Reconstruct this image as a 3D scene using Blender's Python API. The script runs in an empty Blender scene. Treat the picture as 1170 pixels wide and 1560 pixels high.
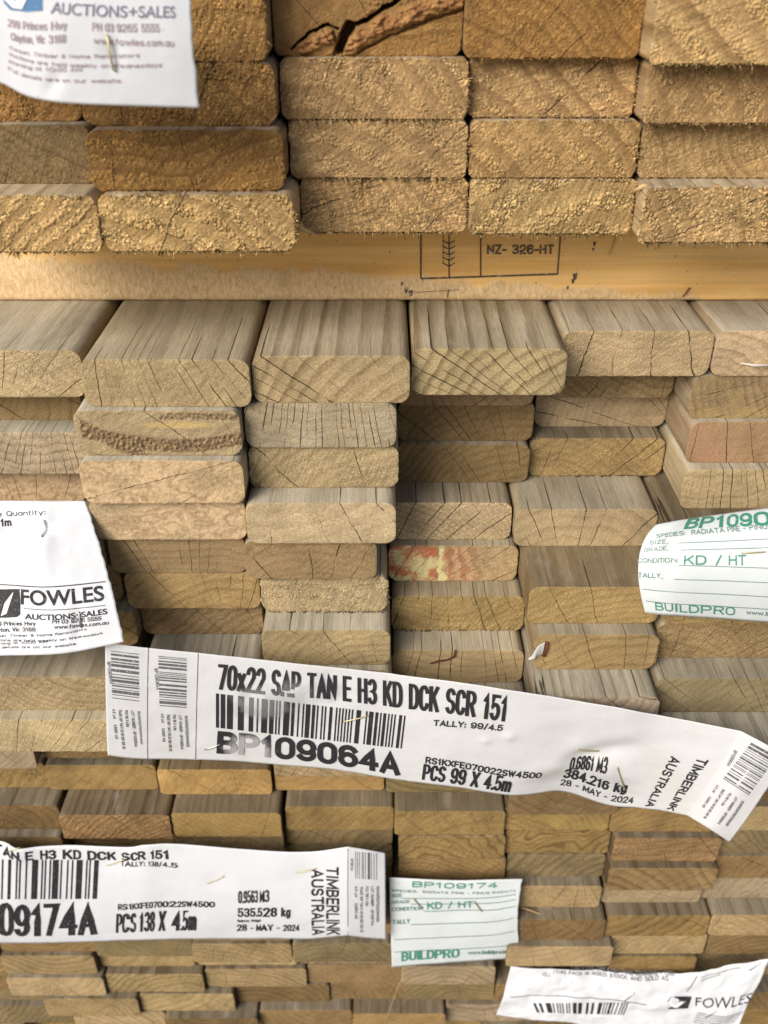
import bpy, bmesh, math, random
import numpy as np
from mathutils import Vector

# ------------------------------------------------------------------ camera, light, exposure
sc = bpy.context.scene
COL = sc.collection
F, TH = 1450.0, math.radians(32.2)           # focal length in photo pixels (1170 wide), tilt below level
CT, ST = math.cos(TH), math.sin(TH)
CAMZ = 0.900
MM = 0.001

cam_d = bpy.data.cameras.new('camera')
cam = bpy.data.objects.new('camera', cam_d)
COL.objects.link(cam)
cam.location = (0, 0, CAMZ)
cam.rotation_euler = (math.radians(90) - TH, 0, 0)
cam_d.sensor_fit = 'AUTO'
cam_d.sensor_width = 36
cam_d.lens = F / 1560 * 36
cam_d.clip_start, cam_d.clip_end = 0.01, 200
cam_d.dof.use_dof = True
cam_d.dof.focus_distance = 0.455
cam_d.dof.aperture_fstop = 11.5
sc.camera = cam

SUN_EL, SUN_AZ = math.radians(35), math.radians(219)   # azimuth from +Y, clockwise: behind the camera, a little left
w = bpy.data.worlds.new('World')
sc.world = w
w.use_nodes = True
nt = w.node_tree
bg = nt.nodes['Background']
sky = nt.nodes.new('ShaderNodeTexSky')
sky.sky_type = 'NISHITA'
sky.sun_disc = False
sky.sun_elevation, sky.sun_rotation = SUN_EL, SUN_AZ
sky.dust_density = 4.0
sky.air_density = 1.0
sky.ozone_density = 1.0
nt.links.new(sky.outputs[0], bg.inputs['Color'])
bg.inputs['Strength'].default_value = 0.09

sun_d = bpy.data.lights.new('sun', 'SUN')
sun_d.energy = 2.9
sun_d.angle = math.radians(36)
sun_d.color = (1.0, 0.965, 0.915)
sun = bpy.data.objects.new('sun', sun_d)
COL.objects.link(sun)
sdir = Vector((math.sin(SUN_AZ) * math.cos(SUN_EL), math.cos(SUN_AZ) * math.cos(SUN_EL), math.sin(SUN_EL)))
sun.rotation_euler = sdir.to_track_quat('Z', 'Y').to_euler()

vs = sc.view_settings
vs.view_transform = 'Standard'
vs.look = 'None'
vs.gamma = 1
vs.use_curve_mapping = False
vs.exposure = 0.28

# ------------------------------------------------------------------ geometry of the view (mm; D = distance ahead, h = drop below lens)
def at(px, py, D):
    a = math.atan((py - 780) / F)
    h = D * math.tan(TH + a)
    z = D * CT + h * ST
    return np.array([(px - 585) * z / F, D, CAMZ * 1000 - h])
def depth_for(yb, h):
    return h / math.tan(TH + math.atan((yb - 780) / F))
def x_for(px, D, h):
    return (px - 585) * (D * CT + h * ST) / F
def project(P):
    X, D, h = P[..., 0], P[..., 1], CAMZ * 1000 - P[..., 2]
    z = D * CT + h * ST
    return np.stack([585 + F * X / z, 780 + F * (h * CT - D * ST) / z], -1)

# ------------------------------------------------------------------ numpy noise
def _h(i, j, s):
    i = i.astype(np.int64).astype(np.uint32); j = j.astype(np.int64).astype(np.uint32)
    v = i * np.uint32(374761393) + j * np.uint32(668265263) + np.uint32((s * 2246822519) & 0xffffffff)
    v = (v ^ (v >> np.uint32(13))) * np.uint32(1274126177)
    v = v ^ (v >> np.uint32(16))
    v = v * np.uint32(2654435761); v = v ^ (v >> np.uint32(15))
    return v.astype(np.float64) / 4294967295.0
def vn(x, y, s):
    xi, yi = np.floor(x), np.floor(y)
    u, v = x - xi, y - yi
    u = u * u * (3 - 2 * u); v = v * v * (3 - 2 * v)
    a, b, c, d = _h(xi, yi, s), _h(xi + 1, yi, s), _h(xi, yi + 1, s), _h(xi + 1, yi + 1, s)
    return (a + (b - a) * u) * (1 - v) + (c + (d - c) * u) * v - 0.5
def fbm(x, y, s, o=3):
    r, a = 0, 1.0
    for k in range(o):
        r = r + a * vn(x * 2 ** k + 17.3 * k, y * 2 ** k - 9.1 * k, s + k * 101)
        a *= 0.5
    return r
def worley(x, y, s):
    xi, yi = np.floor(x), np.floor(y)
    best = np.full(x.shape, 9.0); idv = np.zeros(x.shape)
    for dx in (-1, 0, 1):
        for dy in (-1, 0, 1):
            cx, cy = xi + dx, yi + dy
            px, py = cx + _h(cx, cy, s), cy + _h(cx, cy, s + 7)
            d = np.hypot(x - px, y - py)
            m = d < best
            best = np.where(m, d, best); idv = np.where(m, _h(cx, cy, s + 13), idv)
    return best, idv
def sstep(a, b, x):
    t = np.clip((x - a) / (b - a), 0, 1)
    return t * t * (3 - 2 * t)

# ------------------------------------------------------------------ material helpers
class NG:
    def __init__(self, name):
        self.m = bpy.data.materials.new(name)
        self.m.use_nodes = True
        self.t = self.m.node_tree
        self.b = self.t.nodes['Principled BSDF']
    def n(self, typ, **kw):
        o = self.t.nodes.new(typ)
        for k, v in kw.items(): setattr(o, k, v)
        return o
    def set(self, sock, v):
        if isinstance(v, bpy.types.NodeSocket): self.t.links.new(v, sock)
        elif v is not None: sock.default_value = v
    def ma(self, op, a, b=None, c=None, clamp=False):
        o = self.n('ShaderNodeMath', operation=op, use_clamp=clamp)
        self.set(o.inputs[0], a); self.set(o.inputs[1], b); self.set(o.inputs[2], c)
        return o.outputs[0]
    def mr(self, v, a, b, c=0.0, d=1.0, smooth=True):
        o = self.n('ShaderNodeMapRange', interpolation_type='SMOOTHSTEP' if smooth else 'LINEAR')
        for i, q in enumerate((v, a, b, c, d)): self.set(o.inputs[i], q)
        return o.outputs[0]
    def mix(self, f, a, b, mode='MIX'):
        o = self.n('ShaderNodeMix', data_type='RGBA', blend_type=mode)
        self.set(o.inputs[0], f); self.set(o.inputs[6], a); self.set(o.inputs[7], b)
        return o.outputs[2]
    def noise(self, vec, scale, detail=3.0, rough=0.55, dim='3D', wv=None):
        o = self.n('ShaderNodeTexNoise', noise_dimensions=dim)
        if vec is not None: self.set(o.inputs['Vector'], vec)
        if wv is not None: self.set(o.inputs['W'], wv)
        self.set(o.inputs['Scale'], scale); self.set(o.inputs['Detail'], detail); self.set(o.inputs['Roughness'], rough)
        return o.outputs['Fac']
    def attr(self, name):
        return self.n('ShaderNodeAttribute', attribute_name=name)
    def scale(self, v, sx, sy, sz, add=None):
        o = self.n('ShaderNodeVectorMath', operation='MULTIPLY')
        self.set(o.inputs[0], v); o.inputs[1].default_value = (sx, sy, sz)
        r = o.outputs[0]
        if add is not None:
            q = self.n('ShaderNodeVectorMath', operation='ADD'); self.set(q.inputs[0], r); self.set(q.inputs[1], add); r = q.outputs[0]
        return r
    def gray(self, v):                       # value -> colour multiplier
        o = self.n('ShaderNodeCombineColor')
        for i in range(3): self.set(o.inputs[i], v)
        return o.outputs[0]

def simple(name, col, rough=0.6, spec=0.3, metal=0.0):
    g = NG(name)
    g.b.inputs['Base Color'].default_value = (*col, 1)
    g.b.inputs['Roughness'].default_value = rough
    g.b.inputs['Specular IOR Level'].default_value = spec
    g.b.inputs['Metallic'].default_value = metal
    return g.m

def wood(name, end):
    g = NG(name)
    info = g.n('ShaderNodeObjectInfo')
    tint, rnd = info.outputs['Color'], info.outputs['Random']
    obj = g.n('ShaderNodeTexCoord').outputs['Object']
    off = g.n('ShaderNodeCombineXYZ')
    g.set(off.inputs[0], g.ma('MULTIPLY', rnd, 37.0)); g.set(off.inputs[1], g.ma('MULTIPLY', rnd, 91.0)); g.set(off.inputs[2], g.ma('MULTIPLY', rnd, 13.0))
    P = g.scale(obj, 1, 1, 1, off.outputs[0])
    PF = P if end else g.scale(obj, 1, 0.05, 1, off.outputs[0])
    prm = g.n('ShaderNodeSeparateXYZ'); g.set(prm.inputs[0], g.attr('prm').outputs['Vector'])
    contrast, rough, grey = prm.outputs
    ckp = g.n('ShaderNodeSeparateXYZ'); g.set(ckp.inputs[0], g.attr('ckp').outputs['Vector'])
    spacing, prob, width = ckp.outputs
    ring = g.n('ShaderNodeSeparateXYZ'); g.set(ring.inputs[0], g.attr('ring').outputs['Vector'])
    ph, ang, rad = ring.outputs
    ph = g.ma('ADD', ph, g.ma('MULTIPLY', g.ma('SUBTRACT', g.noise(PF, 320.0, 3.0), 0.5), 0.45))
    f = g.ma('FRACT', ph)
    late = g.ma('MULTIPLY', g.mr(f, 0.35, 0.88), g.mr(f, 0.93, 1.0, 1.0, 0.0))
    lid = g.n('ShaderNodeTexWhiteNoise', noise_dimensions='1D'); g.set(lid.inputs['W'], g.ma('ADD', g.ma('FLOOR', ph), g.ma('MULTIPLY', rnd, 51.0)))
    late = g.ma('MULTIPLY', late, g.mr(lid.outputs['Value'], 0.0, 1.0, 0.45, 1.0))
    late = g.ma('MULTIPLY', late, contrast)
    # colour
    big = g.noise(P if end else g.scale(obj, 1, 0.25, 1, off.outputs[0]), 45.0, 4.0, 0.6)
    hue = g.noise(g.scale(obj, 1, 0.3, 1, off.outputs[0]), 70.0, 3.0, 0.5)
    fine = g.noise(PF, 1350.0 if end else 1700.0, 4.0, 0.72)
    base = tint
    if not end:
        gn = g.n('ShaderNodeSeparateXYZ'); g.set(gn.inputs[0], g.n('ShaderNodeNewGeometry').outputs['Normal'])
        grey = g.ma('MULTIPLY', grey, g.mr(g.ma('ABSOLUTE', gn.outputs[0]), 0.5, 0.9, 1.0, 0.35))
        base = g.mix(grey, tint, (0.475, 0.44, 0.345, 1))
    latecol = g.mix(1.0, base, (0.50, 0.455, 0.43, 1) if end else (0.42, 0.36, 0.30, 1), 'MULTIPLY')
    c = g.mix(late, base, latecol)
    c = g.mix(1.0, c, g.gray(g.mr(big, 0.25, 0.75, 0.72, 1.25, False)), 'MULTIPLY')
    c = g.mix(g.mr(hue, 0.45, 0.8, 0.0, 0.45), c, g.mix(1.0, c, (0.86, 0.85, 0.84, 1) if end else (0.86, 0.84, 0.80, 1), 'MULTIPLY'))
    c = g.mix(1.0, c, g.gray(g.mr(fine, 0.3, 0.7, 0.62 if end else 0.78, 1.38 if end else 1.22, False)), 'MULTIPLY')
    if end:
        vor = g.n('ShaderNodeTexVoronoi', feature='F1'); g.set(vor.inputs['Vector'], P); g.set(vor.inputs['Scale'], g.mr(rough, 0.2, 0.7, 1600.0, 1000.0))
        sep = g.n('ShaderNodeSeparateColor'); g.set(sep.inputs[0], vor.outputs['Color'])
        v2 = g.n('ShaderNodeTexVoronoi', feature='F1'); g.set(v2.inputs['Vector'], P); v2.inputs['Scale'].default_value = 1500.0
        s2 = g.n('ShaderNodeSeparateColor'); g.set(s2.inputs[0], v2.outputs['Color'])
        grain = g.ma('MULTIPLY', g.mr(sep.outputs[0], 0.45, 0.9, 0.76, 1.6), g.mr(s2.outputs[0], 0.2, 0.9, 0.72, 1.35))
        k = g.ma('MULTIPLY', grain, g.mr(vor.outputs['Distance'], 0.3, 0.8, 1.08, 0.66))
        rf = g.ma('MULTIPLY', g.ma('MULTIPLY', rough, g.mr(late, 0.1, 0.5, 1.0, 0.12)), g.mr(g.noise(P, 85.0, 3.0, 0.6), 0.40, 0.60, 0.30, 1.0))
        c = g.mix(rf, c, g.mix(1.0, c, g.gray(k), 'MULTIPLY'))
        # saw marks: faint slanted streaks
        rot = g.n('ShaderNodeVectorRotate', rotation_type='Y_AXIS'); g.set(rot.inputs['Vector'], P)
        g.set(rot.inputs['Angle'], g.ma('ADD', 0.15, g.ma('MULTIPLY', rnd, 1.1)))
        saw = g.noise(g.scale(rot.outputs[0], 0.06, 0, 1), 900.0, 2.0, 0.6)
        c = g.mix(1.0, c, g.gray(g.mr(saw, 0.3, 0.7, g.ma('SUBTRACT', 0.88, g.ma('MULTIPLY', rough, 0.24)), g.ma('ADD', 1.11, g.ma('MULTIPLY', rough, 0.30)), False)), 'MULTIPLY')
        st = g.attr('stain')
        c = g.mix(st.outputs['Alpha'], c, g.mix(1.0, st.outputs['Color'], g.gray(g.mr(fine, 0.25, 0.75, 0.7, 1.3, False)), 'MULTIPLY'))
    else:
        strk = g.noise(g.scale(obj, 1, 0.012, 1, off.outputs[0]), 420.0, 3.0, 0.6)
        c = g.mix(1.0, c, g.gray(g.mr(strk, 0.25, 0.75, 0.92, 1.07, False)), 'MULTIPLY')
        c = g.mix(g.attr('fdk').outputs['Fac'], c, g.mix(1.0, c, (0.40, 0.36, 0.31, 1), 'MULTIPLY'))
        fib = g.noise(g.scale(obj, 1, 0.006, 1, off.outputs[0]), 1500.0, 2.0, 0.6)
        c = g.mix(1.0, c, g.gray(g.mr(fib, 0.3, 0.7, 0.92, 1.08, False)), 'MULTIPLY')
        dirt = g.noise(P, 900.0, 2.0, 0.5)
        c = g.mix(g.mr(dirt, 0.70, 0.76, 0.0, 0.6), c, (0.10, 0.075, 0.05, 1))
        pale = g.noise(g.scale(obj, 1, 0.4, 1, off.outputs[0]), 90.0, 4.0, 0.7)
        c = g.mix(g.mr(pale, 0.52, 0.75, 0.0, 0.35), c, (0.42, 0.40, 0.35, 1))
    # drying checks: radial, broken up along the radius
    a = g.ma('ADD', g.ma('DIVIDE', ang, spacing), g.ma('ADD', g.ma('MULTIPLY', g.ma('SUBTRACT', g.noise(PF, 70.0, 2.0, 0.5), 0.5), 0.25), g.ma('MULTIPLY', g.ma('SUBTRACT', g.noise(PF, 800.0, 2.0, 0.5), 0.5), 0.09)))
    a = g.ma('ADD', a, g.ma('MULTIPLY', rnd, 5.0))
    cid = g.ma('FLOOR', a)
    wn = g.n('ShaderNodeTexWhiteNoise', noise_dimensions='1D'); g.set(wn.inputs['W'], g.ma('ADD', cid, g.ma('MULTIPLY', rnd, 77.0)))
    ws = g.n('ShaderNodeSeparateColor'); g.set(ws.inputs[0], wn.outputs['Color'])
    ex = g.ma('LESS_THAN', wn.outputs['Value'], g.ma('ADD', g.ma('MULTIPLY', prob, 0.8), 0.15))
    cen = g.mr(ws.outputs[0], 0, 1, 0.25, 0.75, False)
    dist = g.ma('MULTIPLY', g.ma('ABSOLUTE', g.ma('SUBTRACT', g.ma('FRACT', a), cen)), spacing)
    cv = g.n('ShaderNodeCombineXYZ'); g.set(cv.inputs[0], g.ma('MULTIPLY', rad, 0.06)); g.set(cv.inputs[1], g.ma('MULTIPLY', cid, 5.37)); g.set(cv.inputs[2], g.ma('MULTIPLY', rnd, 40.0))
    seg = g.mr(g.noise(cv.outputs[0], 1.0, 1.0), 0.36, 0.54)
    wd = g.ma('MULTIPLY', g.ma('MULTIPLY', width, g.mr(ws.outputs[1], 0, 1, 0.22, 0.95, False)), seg)
    if not end:
        oy = g.n('ShaderNodeSeparateXYZ'); g.set(oy.inputs[0], obj)
        ln = g.mr(ws.outputs[2], 0.0, 1.0, 0.008, 0.075, False)
        wd = g.ma('MULTIPLY', wd, g.mr(g.ma('DIVIDE', oy.outputs[1], ln), 0.3, 1.0, 1.0, 0.0))
    wd = g.ma('ADD', wd, 0.0005)
    ck = g.ma('MULTIPLY', g.mr(g.ma('DIVIDE', dist, wd), 0.55, 1.15, 1.0, 0.0), ex)
    ck = g.ma('MULTIPLY', ck, g.mr(wd, 0.015, 0.06))
    c = g.mix(g.ma('MULTIPLY', ck, 0.88), c, (0.035, 0.022, 0.012, 1))
    g.set(g.b.inputs['Base Color'], c)
    g.b.inputs['Roughness'].default_value = 0.78
    g.b.inputs['Specular IOR Level'].default_value = 0.22
    # relief
    hgt = g.ma('ADD', g.ma('MULTIPLY', fine, 0.5), g.ma('MULTIPLY', late, -0.25))
    if end:
        hgt = g.ma('ADD', hgt, g.ma('MULTIPLY', saw, 0.35))
        hgt = g.ma('ADD', hgt, g.ma('MULTIPLY', g.ma('MULTIPLY', vor.outputs['Distance'], -2.2), rf))
    hgt = g.ma('SUBTRACT', hgt, g.ma('MULTIPLY', ck, 1.6))
    bp = g.n('ShaderNodeBump'); bp.inputs['Strength'].default_value = 0.9; bp.inputs['Distance'].default_value = 0.00045
    g.set(bp.inputs['Height'], hgt); g.set(g.b.inputs['Normal'], bp.outputs[0])
    return g.m

M_END, M_FACE = wood('wood_end_grain', True), wood('wood_face', False)

def paper_mat(name, col, yellow=0.0, gloss=0.45, smear=False):
    g = NG(name)
    obj = g.n('ShaderNodeTexCoord').outputs['Object']
    a, b = g.noise(obj, 28.0, 4.0, 0.6), g.noise(obj, 420.0, 3.0, 0.6)
    c = g.mix(g.mr(a, 0.45, 0.75, 0.0, 0.5), (*col, 1), (col[0] * 0.86, col[1] * 0.85, col[2] * (0.82 - yellow), 1))
    c = g.mix(g.mr(b, 0.66, 0.74, 0.0, 0.35), c, (0.42, 0.37, 0.30, 1))
    if smear:                                   # ink rubbed over the print while wet
        uv = g.n('ShaderNodeSeparateXYZ'); g.set(uv.inputs[0], g.attr('sheet').outputs['Vector'])
        for u, v, su, sv in ((0.255, 0.40, 0.085, 0.26), (0.335, 0.18, 0.035, 0.16), (0.05, 0.5, 0.03, 0.8), (0.115, 0.55, 0.03, 0.7)):
            du = g.ma('DIVIDE', g.ma('SUBTRACT', uv.outputs[0], u), su); dv = g.ma('DIVIDE', g.ma('SUBTRACT', uv.outputs[1], v), sv)
            d = g.ma('SQRT', g.ma('ADD', g.ma('MULTIPLY', du, du), g.ma('MULTIPLY', dv, dv)))
            m = g.mr(g.ma('ADD', d, g.ma('MULTIPLY', g.ma('SUBTRACT', g.noise(obj, 75.0, 4.0, 0.6), 0.5), 2.2)), 0.2, 1.0, 0.48 if u > 0.2 else 0.12, 0.0)
            c = g.mix(m, c, (0.30, 0.30, 0.31, 1))
    g.set(g.b.inputs['Base Color'], c)
    g.b.inputs['Roughness'].default_value = gloss
    g.b.inputs['Specular IOR Level'].default_value = 0.35
    bp = g.n('ShaderNodeBump'); bp.inputs['Strength'].default_value = 0.35; bp.inputs['Distance'].default_value = 0.0005
    g.set(bp.inputs['Height'], g.ma('ADD', g.noise(obj, 110.0, 4.0, 0.6), g.ma('MULTIPLY', b, 0.12)))
    g.set(g.b.inputs['Normal'], bp.outputs[0])
    return g.m
def ink_mat(name, col, wear=0.0):
    g = NG(name)
    obj = g.n('ShaderNodeTexCoord').outputs['Object']
    n1 = g.noise(obj, 900.0, 3.0, 0.7)
    c = g.mix(g.mr(n1, 0.56, 0.72, 0.0, 0.35 + wear), (*col, 1), (0.6, 0.6, 0.6, 1))
    g.set(g.b.inputs['Base Color'], c)
    g.b.inputs['Roughness'].default_value = 0.55
    g.b.inputs['Specular IOR Level'].default_value = 0.3
    return g.m
def smear_ink():                               # the wet-rubbed print on the long tag: ink thinned in one patch
    g = NG('smeared_black_ink')
    uv = g.n('ShaderNodeSeparateXYZ'); g.set(uv.inputs[0], g.attr('sheet').outputs['Vector'])
    obj = g.n('ShaderNodeTexCoord').outputs['Object']
    nz = g.noise(obj, 120.0, 3.0, 0.6)
    def blob(u, v, su, sv, amt):
        du = g.ma('DIVIDE', g.ma('SUBTRACT', uv.outputs[0], u), su); dv = g.ma('DIVIDE', g.ma('SUBTRACT', uv.outputs[1], v), sv)
        d = g.ma('SQRT', g.ma('ADD', g.ma('MULTIPLY', du, du), g.ma('MULTIPLY', dv, dv)))
        return g.ma('MULTIPLY', g.mr(g.ma('ADD', d, g.ma('MULTIPLY', g.ma('SUBTRACT', nz, 0.5), 1.3)), 0.55, 1.1, 1.0, 0.0), amt)
    m = g.ma('MAXIMUM', g.ma('MAXIMUM', blob(0.215, 0.86, 0.04, 0.16, 0.5), blob(0.235, 0.38, 0.05, 0.16, 0.2)), blob(0.285, 0.26, 0.035, 0.12, 0.15))
    g.set(g.b.inputs['Base Color'], g.mix(m, (0.018, 0.018, 0.02, 1), (0.62, 0.61, 0.60, 1)))
    g.b.inputs['Roughness'].default_value = 0.5
    return g.m

# ------------------------------------------------------------------ mesh helpers
def make_mesh(name, verts, faces, mats, midx=None, smooth=False):
    me = bpy.data.meshes.new(name)
    me.from_pydata([tuple(v) for v in verts] if not isinstance(verts, np.ndarray) else verts.tolist(), [], faces)
    for m in mats: me.materials.append(m)
    if midx is not None: me.polygons.foreach_set('material_index', midx)
    me.polygons.foreach_set('use_smooth', [smooth] * len(me.polygons))
    me.update()
    return me
def link(name, me, parent=None):
    o = bpy.data.objects.new(name, me)
    COL.objects.link(o)
    if parent is not None: o.parent = parent
    return o
def tag(o, label, cat, group=None):
    o['label'] = label; o['category'] = cat
    if group: o['group'] = group
    return o

TONES = {  # (tint, greyness of the planed faces)
    'tan': ((0.375, 0.283, 0.150), 0.75), 'pale': ((0.45, 0.345, 0.192), 0.8), 'grey': ((0.375, 0.300, 0.205), 0.85),
    'brown': ((0.285, 0.198, 0.096), 0.7), 'dark brown': ((0.21, 0.142, 0.066), 0.7), 'golden': ((0.345, 0.238, 0.102), 0.7),
    'pinkish': ((0.42, 0.312, 0.178), 0.75), 'olive': ((0.255, 0.200, 0.108), 0.75), 'reddish': ((0.33, 0.215, 0.112), 0.65),
    'honey': ((0.46, 0.308, 0.135), 0.5), 'amber': ((0.30, 0.165, 0.052), 0.5),
    'golden brown': ((0.40, 0.258, 0.110), 0.5),
}

def board(x0, x1, D, hb, th, tone, seed, res=0.5, r=5.0, L=900.0, pith=None, ringw=4.2, contrast=0.55, rough=0.0, amp=0.09, facedark=0.0, tmul=(1, 1, 1),
          crumb=0.0, crumbsz=0.95, band=False, ck=(7.0, 0.45, 0.28), warp=3.0, fuzz=0, stain=None, carve=None, bow=0.0, slant=0.0, grey=None):
    """One sawn board as one mesh: end grain grid with relief in front, planed faces running back."""
    rg = random.Random(seed)
    wd = x1 - x0
    nx, nz = max(24, int(wd / res)), max(12, int(th / res))
    t = np.linspace(-1, 1, nz + 1)
    z = np.sign(t) * (1 - (1 - np.abs(t)) ** 1.18) * th / 2           # denser near the arrises
    dz = np.maximum(0, np.abs(z) - (th / 2 - r))
    hw = wd / 2 - (r - np.sqrt(np.maximum(r * r - dz * dz, 0)))
    s = np.linspace(-1, 1, nx + 1)
    X, Z = s[None, :] * hw[:, None], np.repeat(z[:, None], nx + 1, 1)
    if pith is None: pith = (rg.uniform(-60, 60), rg.choice((-1, 1)) * rg.uniform(15, 70))
    def field(X, Z):
        wx = X + warp * 2.2 * fbm(X / 28, Z / 28, seed) + 0.5 * fbm(X / 5, Z / 5, seed + 5)
        wz = Z + warp * 2.2 * fbm(X / 28 + 40, Z / 28, seed + 9) + 0.5 * fbm(X / 5, Z / 5 + 30, seed + 6)
        dx, dzz = wx - pith[0], wz - pith[1]
        rad = np.hypot(dx, dzz)
        rm = math.hypot(*pith) + 8
        ax = X + 0.5 * fbm(X / 9, Z / 9, seed + 21) - pith[0]; az = Z + 0.5 * fbm(X / 9 + 8, Z / 9, seed + 22) - pith[1]
        a = np.arctan2(ax, az) if pith[1] < 0 else np.arctan2(ax, -az)
        return rad / ringw, a * rm, rad
    ph, an, ra = field(X, Z)
    fr = ph - np.floor(ph)
    d = amp * (fbm(X / 9, Z / 9, seed + 1, 2) * 1.5 + fbm(X / 1.1, Z / 1.1, seed + 2, 2))
    if crumb > 0:
        wv, wi = worley(X / crumbsz, Z / crumbsz, seed + 3)
        wv2, wi2 = worley(X / (crumbsz * 0.55), Z / (crumbsz * 0.55), seed + 33)
        mask = 0.06 + 0.94 * sstep(-0.08, 0.3, fbm(X / 11, Z / 7, seed + 4, 3))
        if band: mask = (0.35 + 0.65 * mask) * (0.04 + 0.96 * (1 - sstep(0.40, 0.62, fr)))
        d = d + crumb * mask * (np.clip(0.75 - wv, 0, 1) * (0.3 + 2.2 * wi) + 0.45 * np.clip(0.7 - wv2, 0, 1) * wi2 * 1.5)
    edge = np.minimum((hw[:, None] - np.abs(X)), (th / 2 - np.abs(Z)))
    d = d - 0.16 * np.exp(-np.maximum(edge, 0) / 0.3)                # eased arris
    if carve: d = d + carve(X, Z)
    d = d + slant * X
    jag = 0.12 + 1.0 * crumb
    bx = jag * (fbm(X / 1.3, Z / 1.3, seed + 11, 2) + 0.9 * fbm(X / 5, Z / 5, seed + 14, 2)) * np.exp(-np.maximum(edge, 0) / 0.7)
    bz = jag * (fbm(X / 1.3 + 9, Z / 1.3, seed + 12, 2) + 0.9 * fbm(X / 5 + 7, Z / 5, seed + 15, 2)) * np.exp(-np.maximum(edge, 0) / 0.7)
    V = np.stack([X + bx, -d, Z + bz + th / 2 + bow * (1 - (2 * X / wd) ** 2)], -1).reshape(-1, 3)
    idx = np.arange((nz + 1) * (nx + 1)).reshape(nz + 1, nx + 1)
    faces = np.stack([idx[:-1, :-1], idx[:-1, 1:], idx[1:, 1:], idx[1:, :-1]], -1).reshape(-1, 4)
    loop = np.concatenate([idx[0, :], idx[1:, -1], idx[-1, -2::-1], idx[-2:0:-1, 0]])
    LX, LZ = X.reshape(-1)[loop], Z.reshape(-1)[loop]
    ys = np.array([0.0, 0.8, 3.0, 12.0, 40.0, 120.0, L])
    n0, nl = len(V), len(loop)
    vs_, fs_ = [V], [faces]
    prev = None
    atr = [np.stack([ph, an, ra], -1).reshape(-1, 3)]
    lph, lan, lra = ph.reshape(-1)[loop], an.reshape(-1)[loop], ra.reshape(-1)[loop]
    dl = d.reshape(-1)[loop]
    for k, y in enumerate(ys):
        cur = n0 + k * nl + np.arange(nl)
        if k == 0: vs_.append(V[loop])
        else: vs_.append(np.stack([LX, np.full(LX.shape, y), LZ + th / 2 + bow * (1 - (2 * LX / wd) ** 2)], -1))
        atr.append(np.stack([lph + y * 0.002, lan, lra], -1))
        nx1 = np.roll(np.arange(nl), -1)
        if k: fs_.append(np.stack([prev, cur, cur[nx1], prev[nx1]], -1))
        prev = cur
    nside = sum(len(f) for f in fs_[1:])
    V = np.concatenate(vs_); A = np.concatenate(atr); Fc = np.concatenate(fs_)
    fl = Fc.tolist() + [prev[::-1].tolist()]
    mi = [0] * len(faces) + [1] * (nside + 1)
    # torn fibres hanging along the arris
    if fuzz:
        ex, efs, em, ea = [], [], [], []
        base = len(V)
        for q in range(int(fuzz * 4)):
            k = rg.random()
            if k < 0.72: fx, fz, dirx, dirz = rg.uniform(-0.46, 0.46) * wd, 0.7, rg.uniform(-0.5, 0.5), -1
            elif k < 0.86: fx, fz, dirx, dirz = wd / 2 - 0.3, rg.uniform(0.2, 0.7) * th, 1, rg.uniform(-0.7, 0.2)
            else: fx, fz, dirx, dirz = rg.uniform(-0.46, 0.46) * wd, th - 0.2, rg.uniform(-0.6, 0.6), 0.6
            ln, wdt = rg.uniform(0.5, 1.0) ** 2 * rg.choice((1.4, 1.4, 2.2, 3.6)), rg.uniform(0.4, 1.15)
            fy = -rg.uniform(0.1, 1.1)
            tip = (fx + dirx * ln, fy - rg.uniform(0, 0.6) * ln, fz + dirz * ln)
            b = base + len(ex)
            pw = (wdt, 0) if abs(dirz) > 0.55 else (0, wdt)
            ex += [(fx - pw[0] * .5, fy, fz - pw[1] * .5), (fx + pw[0] * .5, fy, fz + pw[1] * .5), (fx, fy + 0.45, fz + 0.3), tip,
                   (fx - pw[0] * .35 + dirx * ln * .5, fy - .2, fz - pw[1] * .35 + dirz * ln * .5), (fx + pw[0] * .35 + dirx * ln * .5, fy - .2, fz + pw[1] * .35 + dirz * ln * .5)]
            efs += [[b, b + 1, b + 5, b + 4], [b + 4, b + 5, b + 3], [b + 1, b + 2, b + 3, b + 5], [b + 2, b, b + 4, b + 3]]
            em += [0] * 4; ea += [(0.1, 500.0, 10.0)] * 6
        V = np.concatenate([V, np.array(ex)]); A = np.concatenate([A, np.array(ea)])
        fl += efs; mi += em
    me = make_mesh('decking_board', V * MM, fl, [M_END, M_FACE], mi, True)
    n = len(V)
    def put(name, arr, typ='FLOAT_VECTOR', key='vector'):
        a = me.attributes.new(name, typ, 'POINT'); a.data.foreach_set(key, np.ascontiguousarray(arr, dtype=np.float32).reshape(-1))
    put('ring', A)
    tint, gr = TONES[tone]
    if grey is not None: gr = grey
    put('prm', np.tile((contrast, rough, min(1, max(0, gr + rg.uniform(-0.12, 0.12)))), (n, 1)))
    put('ckp', np.tile(ck, (n, 1)))
    put('fdk', np.full(n, facedark), 'FLOAT', 'value')
    S = np.zeros((n, 4), np.float32)
    if stain is not None: S[:X.size] = stain(X, Z, ph).reshape(-1, 4)
    put('stain', S, 'FLOAT_COLOR', 'color')
    o = link('decking_board', me)
    o.location = ((x0 + x1) / 2 * MM, D * MM, CAMZ - hb * MM)
    j = rg.uniform(0.93, 1.07)
    tint = [p * q for p, q in zip(tint, tmul)]
    o.color = (tint[0] * j * rg.uniform(.98, 1.02), tint[1] * j, tint[2] * j * rg.uniform(.94, 1.06), 1)
    return o

ORD = ['', 'first', 'second', 'third', 'fourth', 'fifth', 'sixth', 'seventh', 'eighth', 'ninth', 'tenth', 'eleventh', 'twelfth', 'thirteenth']

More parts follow.
